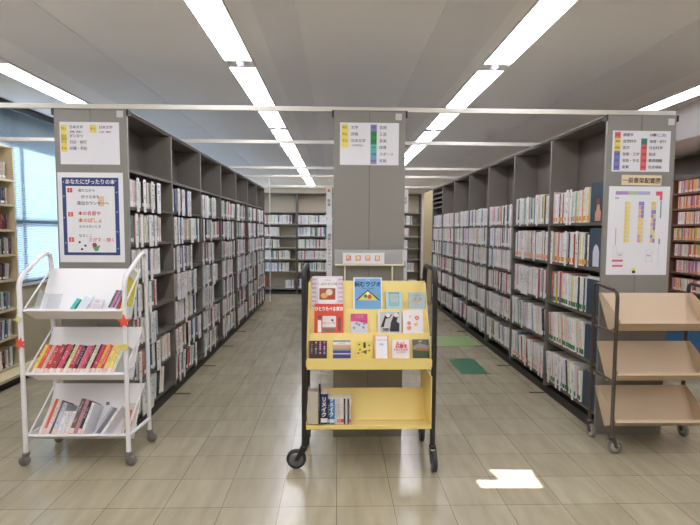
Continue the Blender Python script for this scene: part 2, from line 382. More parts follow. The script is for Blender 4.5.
# ------------------------------------------------------------------ shelving banks
WB, H, BAY, NB = .5057, 2.357, .9, 7
def bank(x0, y0, label, faces, rows, with_far):
    """rows: per face, list per bay of board heights"""
    x1 = x0+WB; xm = x0+WB/2; c = Vector((xm, y0, 0)); yend = y0+BAY*NB
    o = thing('library_shelving', c, label, 'shelving')
    M(c).box(x0, xm-.0012, y0-.001, y0+.022, .0, H).box(xm+.0012, x1, y0-.001, y0+.022, .0, H).build('end_panel', steel, o, bevel=.0015)
    M(c).box(xm-.0012, xm+.0012, y0+.004, y0+.018, 0, H).build('panel_seam', kickm, o)
    M(c).box(x0-.013, x0-.0005, y0-.006, y0+.03, H-.04, H+.004).build('corner_cap', capm, o); M(c).box(x1+.0005, x1+.013, y0-.006, y0+.03, H-.04, H+.004).build('corner_cap', capm, o)
    M(c).box(x0-.004, x1+.004, y0-.004, yend, H+.0005, H+.006).build('top_edge', steel, o)
    tb = M(c).box(x0+.012, x1-.012, y0+.022, yend, H-.014, H-.0005); tb.build('top_panel', steel_dk, o)
    M(c).box(x0+.02, x1-.02, y0+.022, yend-.005, 0, .075).build('kick_plate', kickm, o)
    for k in range(1, NB+1):
        y = y0+BAY*k
        M(c).box(x0, x1, y-.012, y+.012, .0755, H-.0145).build('upright', upright_m, o, bevel=.002)
        for face in faces:
            if k < NB: M(c).box(x1-.03 if face == '+x' else x0-.13, x1+.13 if face == '+x' else x0+.03, y-.006, y+.006, 0.0003, .006).build('floor_foot', kickm, o)
    for k in range(NB):
        ya, yb_ = y0+BAY*k+(.0225 if k == 0 else .0125), y0+BAY*(k+1)-.0125
        ym = (ya+yb_)/2
        M(c).box(xm-.006, xm+.006, ya, ym-.007, .076, H-.015).box(xm-.006, xm+.006, ym+.007, yb_, .076, H-.015).box(xm-.005, xm+.005, ym-.007, ym+.007, .076, 2.1).build('back_panel', steel_dk, o)
        for face, blist in zip(faces, rows):
            for z in blist[k]:
                m = M(c)
                if face == '+x': xa, xb, xf0, xf1 = xm+.0065, x1-.006, x1-.0055, x1-.0035
                else: xa, xb, xf0, xf1 = x0+.006, xm-.0065, x0+.0035, x0+.0055
                m.box(xa, xb, ya, yb_, z-.004, z).box(min(xf0, xf1)-.002, max(xf0, xf1)+.002, ya, yb_, z-.022, z)
                m.build('shelf_board', board_m, o)
    return o
# left bank: 8 boards, faces the left aisle
LB = [1.95, 1.68, 1.415, 1.15, .895, .645, .39, .13]
XLb, YLb = -1.9942, 3.442
bank(XLb, YLb, 'long grey steel shelving on the left with two white notices on its end', ['+x'], [[LB]*NB], False)
bw = ['nearest', 'second', 'third', 'fourth', 'fifth', 'sixth', 'farthest']
rw = ['top', 'second', 'third', 'fourth', 'fifth', 'sixth', 'bottom', 'lowest', 'floor-level', 'base']
for k in range(NB):
    for r in range(7):
        z = LB[r+1]; ya, yb_ = YLb+BAY*k+(.03 if k == 0 else .018), YLb+BAY*(k+1)-.016
        fill = random.uniform(.6, .97) if k < 4 else random.uniform(.75, 1)
        if r == 2 and k == 0: fill = .72
        row('+x', XLb+WB+.004, ya, yb_, z, .232, .17, PAL_L, None, fill, ('left shelving', k, r), lean=(.2 if (r == 6 or random.random() < .12) else 0), divide=.2, tmin=.016, tmax=.038, hfix=.215, hvar=.1)
        # index boards at the end of each row
# right bank
XRb, YRb = 1.9454, 3.4347
R1 = [1.59, 1.245, .885, .525, .155]; R3 = [1.59, 1.335, 1.08, .81, .52, .18]; R7 = [2.25, 2.16, 2.07, 1.98]
RBv = [R1, R1, R3, R3, R3, R3, R3+R7]
bank(XRb, YRb, 'long grey steel shelving on the right with a floor map on its end', ['-x'], [RBv], False)
for k in range(NB):
    for r, z in enumerate(RBv[k][:6]):
        if z > 1.9: continue
        ya, yb_ = YRb+BAY*k+(.03 if k == 0 else .018), YRb+BAY*(k+1)-.016
        hm = .285 if k < 2 else .235
        tg = None
        if k == 0: tg = (236, 170, 90) if r < 2 else (60, 130, 84)
        elif k == 1: tg = (240, 180, 140) if random.random() < .5 else None
        if k == 0: ya = YRb+(.215, .215, .22, .225, .23)[r]
        row('-x', XRb-.004, ya, yb_, z, hm+.03, .19, PAL_R, tg, random.uniform(.95, 1), ('right shelving', k, r), lean=(.16 if z < .6 and k < 5 else 0), divide=(.12 if k > 0 else .05), hfix=(hm*.98), tmax=.03, hvar=.1)
# centre bank
XCb, YCb = -.0285, 3.402
C1 = [1.95, 1.6, 1.25, .9, .52, .15]
bank(XCb, YCb, 'grey steel shelving in the centre behind the yellow display truck', ['+x', '-x'], [[C1]*NB, [C1]*NB], True)
for k in range(NB):
    for r, z in enumerate(C1[1:]):
        ya, yb_ = YCb+BAY*k+(.03 if k == 0 else .018), YCb+BAY*(k+1)-.016
        row('+x', XCb+WB-.006, ya, yb_, z, .24, .17, PAL_R, None, random.uniform(.8, 1), ('centre shelving', k, r))
        row('-x', XCb+.006, ya, yb_, z, .24, .17, PAL_R, None, random.uniform(.8, 1), ('centre shelving', k, r))
# tan partition behind the right bank
o = M((1.97, 10.25, 0)).box(1.945, 1.985, 9.765, 10.72, 0, H).build('partition_panel', mat('tan_board', (196, 176, 136), .6, 0, .04, 4), bevel=.003)
tag(o, 'tan partition panel standing at the far end of the right shelving', 'partition')
# magazine on the far shelf
# tie bars
TB = [('nearest', 3.46), ('second', 4.75), ('third', 6.7), ('fourth', 7.72), ('farthest', 9.5)]
for n, y in TB:
    x1 = 2.455 if n == 'nearest' else 2.44
    o = M((0, y, 2.38)).box(-3.44, x1, y-.012, y+.012, 2.3645, 2.398).build('tie_bar', barm, bevel=.002)
    tag(o, '%s white tie bar running across the tops of the shelving' % ('%s' % n), 'tie bar', 'tie bars over the shelving')

# ------------------------------------------------------------------ wall bookcases
def bookcase(c, w, h, d, boards, sm, bm, bk, label, rotz, group, lip=.03, t=.02):
    o = thing('bookcase', c, label, 'bookcase', group, (0, 0, rotz))
    for s in (0, w-t): M().box(s, s+t, 0, d, 0, h).build('side_panel', sm, o, bevel=.002)
    M().box(t+.0005, w-t-.0005, d-.012, d, .02, h).build('back_panel', bk, o)
    M().box(t+.0005, w-t-.0005, .01, d-.0125, h-.02, h).build('top_panel', sm, o)
    for z in boards: M().box(t+.0005, w-t-.0005, .004, d-.0125, z-.022, z).build('shelf_board', bm, o)
    M().box(t+.0005, w-t-.0005, .02, d-.0125, 0, .06).build('kick_plate', kickm, o)
    return o
BZ = [1.935, 1.655, 1.37, 1.09, .825, .535, .14]
pn = ['beyond the left shelving', 'left of the post where the left aisle ends', 'right of the post where the left aisle ends', 'behind the centre shelving', 'at the end of the right aisle']
beige_back = mat('beige_back', (205, 192, 168), .7)
for k in range(5):
    x0 = -2.92+.98*k
    bookcase((x0, 11.2, 0), .978, 2.38, .3, BZ, steel_dk, steel, beige_back, 'tall grey bookcase against the back, %s' % pn[k], 0, 'bookcases across the back')
    for r, z in enumerate(BZ[1:]):
        f = random.uniform(.55, .98) if k != 2 else random.uniform(.85, 1)
        if r == 5 and k == 1: row('-y', 11.21, x0+.7, x0+.95, z, .23, .17, PAL_B, None, 1, ('back', k, r)); continue
        row('-y', 11.21, x0+.03, x0+.95, z, .23, .17, PAL_B, None, f, ('back', k, r), hfix=.215, hvar=.08)
for j in range(2):
    o = M((-1.6, 11.3, 0)).box(-1.905, -1.68, 11.23, 11.4, .1408+.125*j, .1408+.125*j+.12).build('file_box', colm((190, 104, 60)), bevel=.003)
    tag(o, ['rust brown box on the bottom shelf at the back, lower of two', 'rust brown box on the bottom shelf at the back, upper of two'][j], 'box')
# left wall bookcase (faces +x)
LZ = [2.012, 1.762, 1.51, 1.26, 1.005, .708, .42, .12]
for k in range(2):
    o = bookcase((-3.3, 3.18+.9*k, 0), .898, 2.345, .275, LZ, beigem, beigem, beigem, ['beige wooden bookcase by the left windows, nearer one', 'beige wooden bookcase by the left windows, ending beside the blind'][k], R(90), 'beige bookcases by the windows')
    for r, z in enumerate(LZ):
        hm = .215 if z > .5 else .25
        row('+x', -3.31, 3.205+.9*k, 4.05+.9*k, z, hm, .16, PAL_W if z > .9 else PAL_L, None, random.uniform(.93, .99), ('window bookcase', k, r), lean=(.12 if r % 2 == 0 else 0))
o = thing('low_plinth', (-3.2, 3.18, 0), 'low beige ledge on the floor under the left windows', 'ledge')
c = Vector((-3.2, 3.18, 0))
M(c).box(-3.299, -3.11, 3.18, 7.5, .07, .1).build('ledge_board', beigem, o, bevel=.003)
M(c).box(-3.299, -3.15, 3.2, 7.48, 0, .0695).build('kick_plate', kickm, o)
# right wall bookcases (face -x)
RZ = [2.03, 1.825, 1.62, 1.412, 1.2, .99, .75, .5, .25]
redwood = mat('brown_wood', (128, 88, 66), .5, 0, .06, 12)
for k in range(4):
    bookcase((4.5, 5.4+.92*k, 0), .918, 2.22, .33, RZ, redwood, redwood, wallb, 'brown paperback bookcase along the right wall, %s' % (['nearest', 'second', 'third', 'farthest'][k]+' one'), R(-90), 'paperback bookcases by the right wall')
    for r, z in enumerate(RZ):
        row('-x', 4.51, 5.4+.92*(k-1)+.03, 5.4+.92*k-.03, z, .17, .11, PAL_P, (246, 170, 120) if r % 2 else None, random.uniform(.9, 1), ('right wall', k, r), tmin=.01, tmax=.018, hfix=.16, hvar=.04)

# ------------------------------------------------------------------ individual books / stuff
def project(p):
    v = Vector(p)-Vector((0, 0, EYE)); d = v.dot(fw)
    if d < .2: return None
    return 350+F_PX*v.dot(RR)/d, 262.5-F_PX*v.dot(UU)/d
COVER = [(302, 265, 436, 440), (596, 285, 700, 440), (20, 262, 148, 440), (607, 112, 676, 440), (52, 108, 128, 300)]
def hidden(p, meta):
    if meta[0] == 'centre shelving': return True
    return any(a < p[0] < c and b < p[1] < d for a, b, c, d in COVER)
for b in BOOKS:
    p0 = project(b['m'] @ Vector((0, 0, b['h']/2))); p1 = project(b['m'] @ Vector((b['t'], 0, b['h']/2)))
    pt = project(b['m'] @ Vector((0, 0, b['h']))); pb = project(b['m'] @ Vector((0, 0, 0)))
    b['score'] = 0
    if p0 and p1 and pt and pb and 0 < p0[0] < 700 and 0 < p0[1] < 525 and not hidden(p0, b['meta']):
        b['score'] = abs(p1[0]-p0[0])*abs(pt[1]-pb[1])
BOOKS.sort(key=lambda b: -b['score'])
NI = 285
near_place = {'left shelving': 'left shelving', 'right shelving': 'right shelving', 'window bookcase': 'beige window bookcase', 'right wall': 'right wall bookcase', 'back': 'back bookcase'}
def ordinal(n):
    W_ = ['first', 'second', 'third', 'fourth', 'fifth', 'sixth', 'seventh', 'eighth', 'ninth', 'tenth', 'eleventh', 'twelfth', 'thirteenth', 'fourteenth', 'fifteenth', 'sixteenth', 'seventeenth', 'eighteenth', 'nineteenth', 'twentieth']
    if n < 20: return W_[n]
    tens = {2: 'twenty', 3: 'thirty', 4: 'forty', 5: 'fifty'}[(n+1)//10]
    return tens.replace('y', 'ieth') if (n+1) % 10 == 0 else tens+'-'+W_[(n+1) % 10-1]
rest = []
for j, b in enumerate(BOOKS):
    if j < NI and b['score'] > 0:
        g = book_geo(b['t'], b['h'], b['d'], b['c'], b['tg'], b['seed'])
        o = bpy.data.objects.new('book', book_mesh('book', [(None, g)])); COL.objects.link(o); o.matrix_world = b['m']
        wh, k, r = b['meta']
        rn = rw[r] if not (wh == 'right shelving' and k < 2) else ['top', 'second', 'third', 'fourth', 'bottom'][r]
        rn = rn if r < 6 or wh != 'window bookcase' else 'low'
        size = 'thick' if b['t'] > .026 else ('thin' if b['t'] < .016 else 'medium')
        bay = bw[k] if wh in ('left shelving', 'right shelving') else ['near', 'far', 'third', 'last'][k]
        tape = ''
        if b['tg'] and wh == 'right shelving' and k == 0: tape = ' orange-taped' if r < 2 else ' green-taped'
        tag(o, '%s%s %s book, %s along the %s row, %s bay of the %s' % (size, tape, cname(b['c']), ordinal(b['i']), rn, bay, near_place[wh]), 'book', 'books in the %s row of the %s bay, %s' % (rn, bay, wh))
    else: rest.append((b['m'], book_geo(b['t'], b['h'], b['d'], b['c'], b['tg'], b['seed'])))
o = bpy.data.objects.new('shelved_books', book_mesh('shelved_books', rest)); COL.objects.link(o)
tag(o, 'rows of smaller looking books filling the farther shelves throughout the library', 'books', kind='stuff')
# white index boards that stick out between the books
dm_rest = []
DIVS.sort(key=lambda d: d['a']); cnt = {}
for d in DIVS:
    wh, k, r = d['meta']
    t, h, dep = .010, d['h']+(.04 if wh == 'left shelving' else .02), .05
    z = d['z']-(.032 if wh == 'left shelving' else .016)
    if d['face'] == '+x': mx = Matrix.Translation((d['pos']+.012, d['a'], z)) @ Matrix.Rotation(R(90), 4, 'Z'); sgn = 1
    else: mx = Matrix.Translation((d['pos']-.012, d['a']+.01, z)) @ Matrix.Rotation(R(-90), 4, 'Z'); sgn = -1
    # broad face plate on the front (towards the aisle)
    wpl = .047 if wh == 'left shelving' else .036; z = d['z']-(.032 if wh == 'left shelving' else .016)
    g = book_geo(wpl, h, .002, (246, 244, 242), None, float(random.randint(1, 400)), (246, 244, 242))
    mx2 = mx @ Matrix.Translation((-wpl/2+.005, 0, 0))
    if len(DIVS) and cnt.get('n', 0) < 300 and k < 4:
        o = bpy.data.objects.new('index_board', book_mesh('index_board', [(None, g)], INDEXM)); COL.objects.link(o); o.matrix_world = mx2
        key = (wh, k, r); cnt[key] = cnt.get(key, 0)+1; cnt['n'] = cnt.get('n', 0)+1
        nr = len(R1) if wh == 'right shelving' and k < 2 else 99
        rn = 'bottom' if r == nr-1 else rw[r]
        tag(o, 'white lettered index board, %s along the %s row, %s bay of the %s' % (ordinal(cnt[key]-1), rn, bw[k], wh), 'index board', 'index boards on the %s' % wh)
    else: dm_rest.append((mx2, g))
if dm_rest:
    o = bpy.data.objects.new('index_boards', book_mesh('index_boards', dm_rest, INDEXM)); COL.objects.link(o)
    tag(o, 'tiny white index boards between the books on the far bays', 'index boards', kind='stuff')

# slate display boards at the near end of every right row
slate = mat('slate_blue', (58, 74, 90), .55)
for r, z in enumerate(R1):
    ya = YRb+.026; yb_ = YRb+(.2, .2, .205, .21, .215)[r]; hh_ = .30 if r < 2 else .27
    rn = ['top', 'second', 'third', 'fourth', 'bottom'][r]
    c = Vector((XRb+.006, ya, z+.0005))
    o = thing('display_board', c, 'dark slate blue board at the near end of the %s row of the right shelving' % rn, 'display board', 'slate boards on the right shelving')
    M(c).box(XRb+.006, XRb+.03, ya, yb_, z+.0005, z+hh_).build('board', slate, o, bevel=.002)
    M(c).box(XRb+.0305, XRb+.18, ya+.01, yb_-.005, z+.0005, z+.02).build('foot', slate, o)
    if r == 0:
        pts = [(.0, 0), (.075, 0), (.08, .06), (.062, .09), (.058, .12), (.04, .14), (.022, .12), (.02, .09), (0, .06)]
        M(c).prism(pts, .002, Matrix.Translation((XRb+.0035, ya+.10, z+.01)) @ Matrix.Rotation(R(-90), 4, 'Z')).build('picture', colm((206, 158, 132)), o)
        M(c).lathe((XRb+.004, ya+.06, z+.155), (-1, 0, 0), [(0, .024), (.002, .024)], 20).build('picture', colm((150, 70, 54)), o)
    if r == 1:
        pts = [(0, 0), (.085, 0), (.085, .11), (.07, .15), (.042, .17), (.014, .15), (0, .11)]
        M(c).prism(pts, .002, Matrix.Translation((XRb+.0035, ya+.11, z+.01)) @ Matrix.Rotation(R(-90), 4, 'Z')).build('picture', colm((214, 216, 228)), o)
    if r == 2:
        M(c).box(XRb+.006, XRb+.03, ya, yb_, z+hh_+.0005, z+hh_+.02).build('edge_strip', colm((214, 214, 210)), o)

# ------------------------------------------------------------------ notices on the end panels
def plate(name, x0, x1, z0, z1, y, label, cat, m=whitep, th=.002, tilt=0):
    c = Vector(((x0+x1)/2, y, z0)); o = thing(name, c, label, cat, None, (0, tilt, 0))
    M(c).box(x0, x1, y-th, y-.0004, z0, z1).build('sheet', m, o)
    return o, c
def chip(o, c, x0, x1, z0, z1, y, rgb, name='colour_patch'):
    return M(c).box(x0, x1, y-.0026, y-.0018, z0, z1).build(name, colm(rgb), o)
def tx(o, c, s, x, z, y, size, m=ink, align='LEFT', sx=1.0, bold=0, name='lettering'):
    return text(s, size, name, m, o, Vector((x, y-.003, z))-c, align=align, sx=sx, bold=bold)
YEL = (246, 226, 112)
# left guide sign
yl = YLb-.001
o, c = plate('guide_sign', -1.955, -1.542, 1.974, 2.269, yl, 'white subject sign with five yellow codes at the top of the left shelving end', 'sign')
for i, (cd_, a, b_) in enumerate((('911', '日本文学', '(詩歌・戯曲)ー'), ('914', 'ずいひつ', None), ('915', '日記・紀行', None), ('916', '記録・手記', None))):
    z = 2.222-(0, .052, .094, .138)[i]
    chip(o, c, -1.948, -1.905, z-.024, z+.026, yl, YEL); tx(o, c, cd_, -1.9265, z, yl, .024, colm((130, 110, 60)), 'CENTER')
    tx(o, c, a, -1.888, z+(.010 if b_ else 0), yl, .024)
    if b_: tx(o, c, b_, -1.885, z-.022, yl, .014)
chip(o, c, -1.745, -1.700, 2.195, 2.25, yl, YEL); tx(o, c, '913', -1.7225, 2.222, yl, .024, colm((130, 110, 60)), 'CENTER')
tx(o, c, '日本文学', -1.682, 2.232, yl, .024); tx(o, c, '(小説・物語)ー', -1.68, 2.2, yl, .014)
# poster
o, c = plate('poster', -1.982, -1.525, 1.281, 1.918, yl, 'white framed poster with a navy starry border and three numbered red steps', 'poster')
navy = mat('navy_print', (52, 72, 128), .5, 0, .35, 60)
M(c).box(-1.952, -1.557, yl-.0026, yl-.0018, 1.332, 1.882).build('navy_border', navy, o)
M(c).box(-1.925, -1.585, yl-.0034, yl-.0028, 1.352, 1.822).build('inner_sheet', whitep, o)
def ty(s, x, z, size, m=ink, align='LEFT', bold=0, sx=1): return text(s, size, 'lettering', m, o, Vector((x, yl-.0042, z))-c, align=align, bold=bold, sx=sx)
ty('あなたにぴったりの本', -1.755, 1.85, .038, whitep, 'CENTER', .0006, .92)
for i, z in enumerate((1.795, 1.625, 1.445)):
    M(c).box(-1.915, -1.88, yl-.0042, yl-.0036, z-.018, z+.014).build('number_patch', colm((228, 96, 76)), o)
    text('123'[i], .028, 'lettering', whitep, o, Vector((-1.8975, yl-.0048, z-.002))-c)
ty('書だなから', -1.84, 1.79, .024); ty('好きな本を', -1.82, 1.745, .026)
ty('貸出カウンターへ', -1.85, 1.70, .028, colm((80, 84, 110)), bold=.0004)
M(c).box(-1.70, -1.66, yl-.0042, yl-.0036, 1.68, 1.75).build('drawing', colm((232, 206, 170)), o)
ty('本の名前や', -1.845, 1.628, .032, colm((206, 86, 84)), bold=.0006); ty('本のばしょ', -1.845, 1.578, .034, colm((226, 142, 60)), bold=.0008)
ty('わからないとき', -1.84, 1.535, .022); ty('ならここ', -1.845, 1.47, .024)
ty('さがす・聞く', -1.78, 1.44, .032, colm((216, 120, 130)), bold=.0003)
M(c).lathe((-1.735, yl-.0042, 1.405), (0, -1, 0), [(0, .016), (.001, .016)], 16).build('drawing', colm((176, 70, 76)), o)
M(c).prism([(-.025, 0), (.03, .012), (.012, -.03), (-.01, -.03)], .001, Matrix.Translation((-1.725, yl-.005, 1.392))).build('drawing', colm((110, 170, 120)), o)
for x, z in ((-1.84, 1.425), (-1.80, 1.40), (-1.825, 1.375)):
    M(c).lathe((x, yl-.0042, z), (0, -1, 0), [(0, .008), (.001, .008)], 10).build('drawing', ink, o)
for x, z in ((-1.94, 1.75), (-1.943, 1.6), (-1.938, 1.42), (-1.571, 1.78), (-1.57, 1.64), (-1.573, 1.5), (-1.57, 1.38), (-1.94, 1.85), (-1.575, 1.86)):
    M(c).prism([(0.007*math.cos(a*math.pi/5)*(1 if a % 2 else .5), .007*math.sin(a*math.pi/5)*(1 if a % 2 else .5)) for a in range(10)], .0006, Matrix.Translation((x, yl-.0036, z))).build('star', colm((180, 190, 220)), o)
# centre guide sign
yc = YCb-.001
o, c = plate('guide_sign', .014, .431, 1.982, 2.277, yc, 'white subject sign with yellow, green and blue codes on the centre shelving end', 'sign')
for cd_, a, z, b_ in (('900', '文学', 2.242, None), ('902', '詩歌', 2.196, None), ('910', '日本文学', 2.15, '(文学史他)ー')):
    chip(o, c, .024, .072, z-(.045 if b_ else .023), z+.023, yc, YEL); tx(o, c, cd_, .048, z, yc, .024, colm((130, 110, 60)), 'CENTER'); tx(o, c, a, .092, z, yc, .026)
    if b_: tx(o, c, b_, .098, z-.032, yc, .016)
for i, (cd_, a, rgb) in enumerate((('700', '芸術', (140, 136, 196)), ('750', '工芸', (56, 150, 92)), ('780', '音楽', (48, 146, 88)), ('790', '体育', (96, 196, 180)), ('798', 'スポーツ', (104, 190, 196)), ('800', '言語', (160, 160, 214)))):
    z = 2.242-.0462*i
    chip(o, c, .23, .274, z-.023, z+.023, yc, rgb); tx(o, c, cd_, .252, z, yc, .022, colm((60, 60, 90)), 'CENTER'); tx(o, c, a, .292, z, yc, .026)
# right guide sign
yr = YRb-.001
o, c = plate('guide_sign', 1.986, 2.412, 1.957, 2.249, yr, 'white subject sign with red, yellow and blue codes on the right shelving end', 'sign')
RED, BL = (240, 112, 110), (130, 134, 204)
for i, (cd_, a, rgb) in enumerate((('000', '図書学', (236, 120, 124)), ('400', '自然科学', (240, 224, 96)), ('490', '医学', (240, 212, 90)), ('500', '技術・工学', BL), ('590', '家庭・手芸', BL), ('600', '産業', BL))):
    z = 2.218-.0458*i
    chip(o, c, 2.000, 2.044, z-.0229, z+.0229, yr, rgb); tx(o, c, cd_, 2.022, z, yr, .022, colm((90, 60, 80)), 'CENTER'); tx(o, c, a, 2.062, z, yr, .025)
for i, (cd_, a, rgb) in enumerate(((None, '分類 (二次)', None), ('290', '地理・紀行', (48, 150, 136)), ('300', '社会科学', RED), ('330', '経済', RED), ('370', '教育問題', RED), ('369', '社会福祉', RED))):
    z = 2.218-.0458*i
    if cd_: chip(o, c, 2.196, 2.24, z-.0229, z+.0229, yr, rgb); tx(o, c, cd_, 2.218, z, yr, .022, colm((110, 50, 60)), 'CENTER')
    tx(o, c, a, 2.256, z, yr, .025)
o, c = plate('title_strip', 2.062, 2.358, 1.858, 1.932, yr-.003, 'cream title strip in bold brown characters above the floor map', 'sign', colm((240, 224, 186)), tilt=R(.5))
tx(o, c, '一般書架配置図', 2.21, 1.89, yr-.003, .042, colm((82, 50, 34)), 'CENTER', .96, .0004)
# floor map
o, c = plate('floor_map', 1.976, 2.428, 1.203, 1.851, yr, 'white floor map of the shelves under the cream title strip', 'map')
cols = [(2.098, 2.138), (2.20, 2.24), (2.295, 2.33)]
chip(o, c, 2.025, 2.12, 1.79, 1.815, yr, (178, 150, 200)); chip(o, c, 2.122, 2.19, 1.79, 1.815, yr, (190, 206, 180)); chip(o, c, 2.192, 2.28, 1.79, 1.815, yr, (190, 190, 226))
chip(o, c, 2.325, 2.372, 1.785, 1.815, yr, (232, 90, 108)); chip(o, c, 2.355, 2.372, 1.75, 1.785, yr, (232, 90, 108))
for a, b_ in cols:
    zz = 1.74
    while zz > 1.44:
        rgb = (238, 216, 130) if a < 2.15 else random.choice([(238, 210, 140), (236, 170, 190), (160, 150, 210), (240, 216, 150)])
        chip(o, c, a, (a+b_)/2-.001, zz-.028, zz, yr, rgb); chip(o, c, (a+b_)/2, b_, zz-.028, zz, yr, (240, 222, 150) if a < 2.15 else random.choice([(150, 144, 206), (238, 216, 150)])); zz -= .03
chip(o, c, 2.022, 2.1, 1.262, 1.276, yr, (236, 110, 156)); chip(o, c, 2.018, 2.1, 1.3, 1.316, yr, (236, 110, 156))
chip(o, c, 2.172, 2.196, 1.215, 1.235, yr, (70, 66, 50)); chip(o, c, 2.172, 2.196, 1.236, 1.255, yr, (236, 226, 90))
chip(o, c, 2.035, 2.041, 1.42, 1.55, yr, (196, 196, 120)); chip(o, c, 2.36, 2.37, 1.62, 1.745, yr, (130, 170, 180)); chip(o, c, 2.36, 2.37, 1.43, 1.47, yr, (120, 150, 150))
ln = M(c)
for (a, b_, z0, z1) in ((2.27, 2.315, 1.30, 1.39), (2.06, 2.095, 1.33, 1.37), (2.025, 2.05, 1.33, 1.41)):
    for q in ((a, a+.0012, z0, z1), (b_-.0012, b_, z0, z1), (a, b_, z0, z0+.0012), (a, b_, z1-.0012, z1)): ln.box(q[0], q[1], yr-.0026, yr-.0018, q[2], q[3])
ln.box(2.362, 2.3632, yr-.0026, yr-.0018, 1.27, 1.42); ln.build('map_lines', colm((180, 180, 190)), o)
for s, x, z in (('新聞', 2.035, 1.765), ('書架', 2.29, 1.345), ('児童', 2.075, 1.35)): tx(o, c, s, x, z, yr, .014, colm((120, 120, 150)), 'CENTER')
# small white tags at the panel corners
for x, z, y, w in ((-1.526, 2.334, yl, 'left'), (.437, 2.327, yc, 'centre'), (2.421, 2.322, yr, 'right')):
    o = M((x, y, z)).box(x-.031, x+.014, y-.0025, y-.0003, z-.03, z+.016).build('corner_tag', mat('tag_grey', (214, 212, 206), .5)); tag(o, 'small blank white tag in the top corner of the %s shelving end' % w, 'tag')
# vertical side plates on the centre shelving
for x0, x1, z0, z1, s, w in ((-.087, -.044, 1.612, 1.838, '新着', 'upper left side'), (-.084, -.041, 1.13, 1.606, '雑誌バックナンバー', 'lower left side'), (.492, .534, 1.655, 1.83, '文学', 'upper right side'), (.488, .53, 1.14, 1.375, '芸術', 'lower right side')):
    y = 3.6; c = Vector(((x0+x1)/2, y, z0))
    o = thing('side_plate', c, 'narrow white vertical sign on the %s of the centre shelving' % w, 'sign')
    M(c).box(x0, x1, y, y+.004, z0, z1).build('sheet', whitep, o)
    M(c).box(x0 if x0 > .3 else x1-.001, x0+.001 if x0 > .3 else x1+.012, y+.001, y+.003, z0, z1).build('bracket', steel, o) if x0 < .3 else None
    body = '\n'.join(s); text(body, .028, 'lettering', ink, o, Vector(((x0+x1)/2, y-.001, (z0+z1)/2))-c, thick=.0003)
    if x0 < 0 and z1 > 1.8: M(c).lathe(((x0+x1)/2, y-.0002, z1-.02), (0, -1, 0), [(0, .012), (.001, .012)], 16).build('dot', colm((232, 150, 70)), o)

# cream rail stand with the new-books sign
c = Vector((.22, 3.39, .94)); o = thing('display_rack', c, 'cream tubular rack with a grey translucent screen, fixed behind the yellow truck', 'rack')
s = M(c)
s.tube([(-.018, 3.35, 1.275), (.47, 3.35, 1.275)], .0075, 10).build('top_rail', colm((232, 222, 192)), o)
for x in (.052, .389): M(c).tube([(x, 3.35, 1.268), (x, 3.35, .96), (x, 3.356, .945), (x, 3.4, .94)], .006, 10).build('leg', colm((232, 222, 192)), o)
M(c).tube([(.466, 3.35, 1.275), (.466, 3.35, 1.385)], .005, 8).build('side_rod', colm((232, 222, 192)), o)
M(c).box(-.02, .462, 3.352, 3.355, 1.284, 1.384).build('screen', frosted, o)
M(c).tube([(.058, 3.35, .97), (.383, 3.35, .97)], .005, 8).build('lower_rail', colm((232, 222, 192)), o)
c = Vector((.184, 3.345, 1.284)); o = thing('new_books_sign', c, 'small white sign with four orange squares on the cream rail', 'sign')
M(c).box(.036, .332, 3.343, 3.346, 1.284, 1.362).build('sheet', whitep, o)
for i, s in enumerate('新着図書'):
    x = .078+.068*i
    M(c).box(x-.018, x+.018, 3.3422, 3.3428, 1.306, 1.343).build('square', colm((232, 150, 112)), o); text(s, .03, 'lettering', colm((250, 232, 214)), o, Vector((x, 3.3416, 1.3245))-c, bold=.0006)

# ------------------------------------------------------------------ casters
def caster(o, c, x, y, top, r, axis, off, wm, hm, fm, w=.028):
    """wheel centre at (x,y)+off ; axis 'x' or 'y'"""
    wx, wy = x+off[0], y+off[1]; a = Vector((1, 0, 0)) if axis == 'x' else Vector((0, -1, 0))
    wl = M(c).lathe(Vector((wx, wy, r))-a*w/2, a, [(0, r*.86), (.003, r*.97), (w*.3, r), (w*.7, r), (w-.003, r*.97), (w, r*.86)], 28).build('wheel', wm, o)
    M(c).lathe(Vector((wx, wy, r))-a*(w/2+.0015), a, [(0, r*.3), (.0005, r*.72), (w+.0025, r*.72), (w+.003, r*.3)], 24).build('hub', hm, wl)
    s = Vector((0, 1, 0)) if axis == 'x' else Vector((1, 0, 0)); f = M(c)
    for sg in (-1, 1):
        e = a*sg*(w/2+.006)
        P = Vector((wx, wy, r))+e; Q = Vector((x, y, r*2+.012))+e*.9; th = a*.0025
        d = s*(r*.28)
        f.add([P-d*.7-th+Vector((0, 0, -.006)), P+d*.7-th+Vector((0, 0, -.006)), Q+d*1.3-th, Q-d*1.3-th, P-d*.7+th+Vector((0, 0, -.006)), P+d*.7+th+Vector((0, 0, -.006)), Q+d*1.3+th, Q-d*1.3+th], [(0, 1, 2, 3), (7, 6, 5, 4), (0, 4, 5, 1), (1, 5, 6, 2), (2, 6, 7, 3), (3, 7, 4, 0)])
    f.lathe((x, y, r*2+.006), (0, 0, 1), [(0, .02), (.006, .024), (.014, .024), (.018, .014), (max(.02, top-r*2-.006), .012)], 16)
    f.tube([Vector((wx, wy, r))-a*(w/2+.009), Vector((wx, wy, r))+a*(w/2+.009)], .005, 10)
    f.build('caster_fork', fm, o)

def trough_frame(yv, zv, th):
    """local x=world x, local y=into the backboard, local z=up the backboard"""
    return Matrix.Translation((0, yv, zv)) @ Matrix.Rotation(-th, 4, 'X')

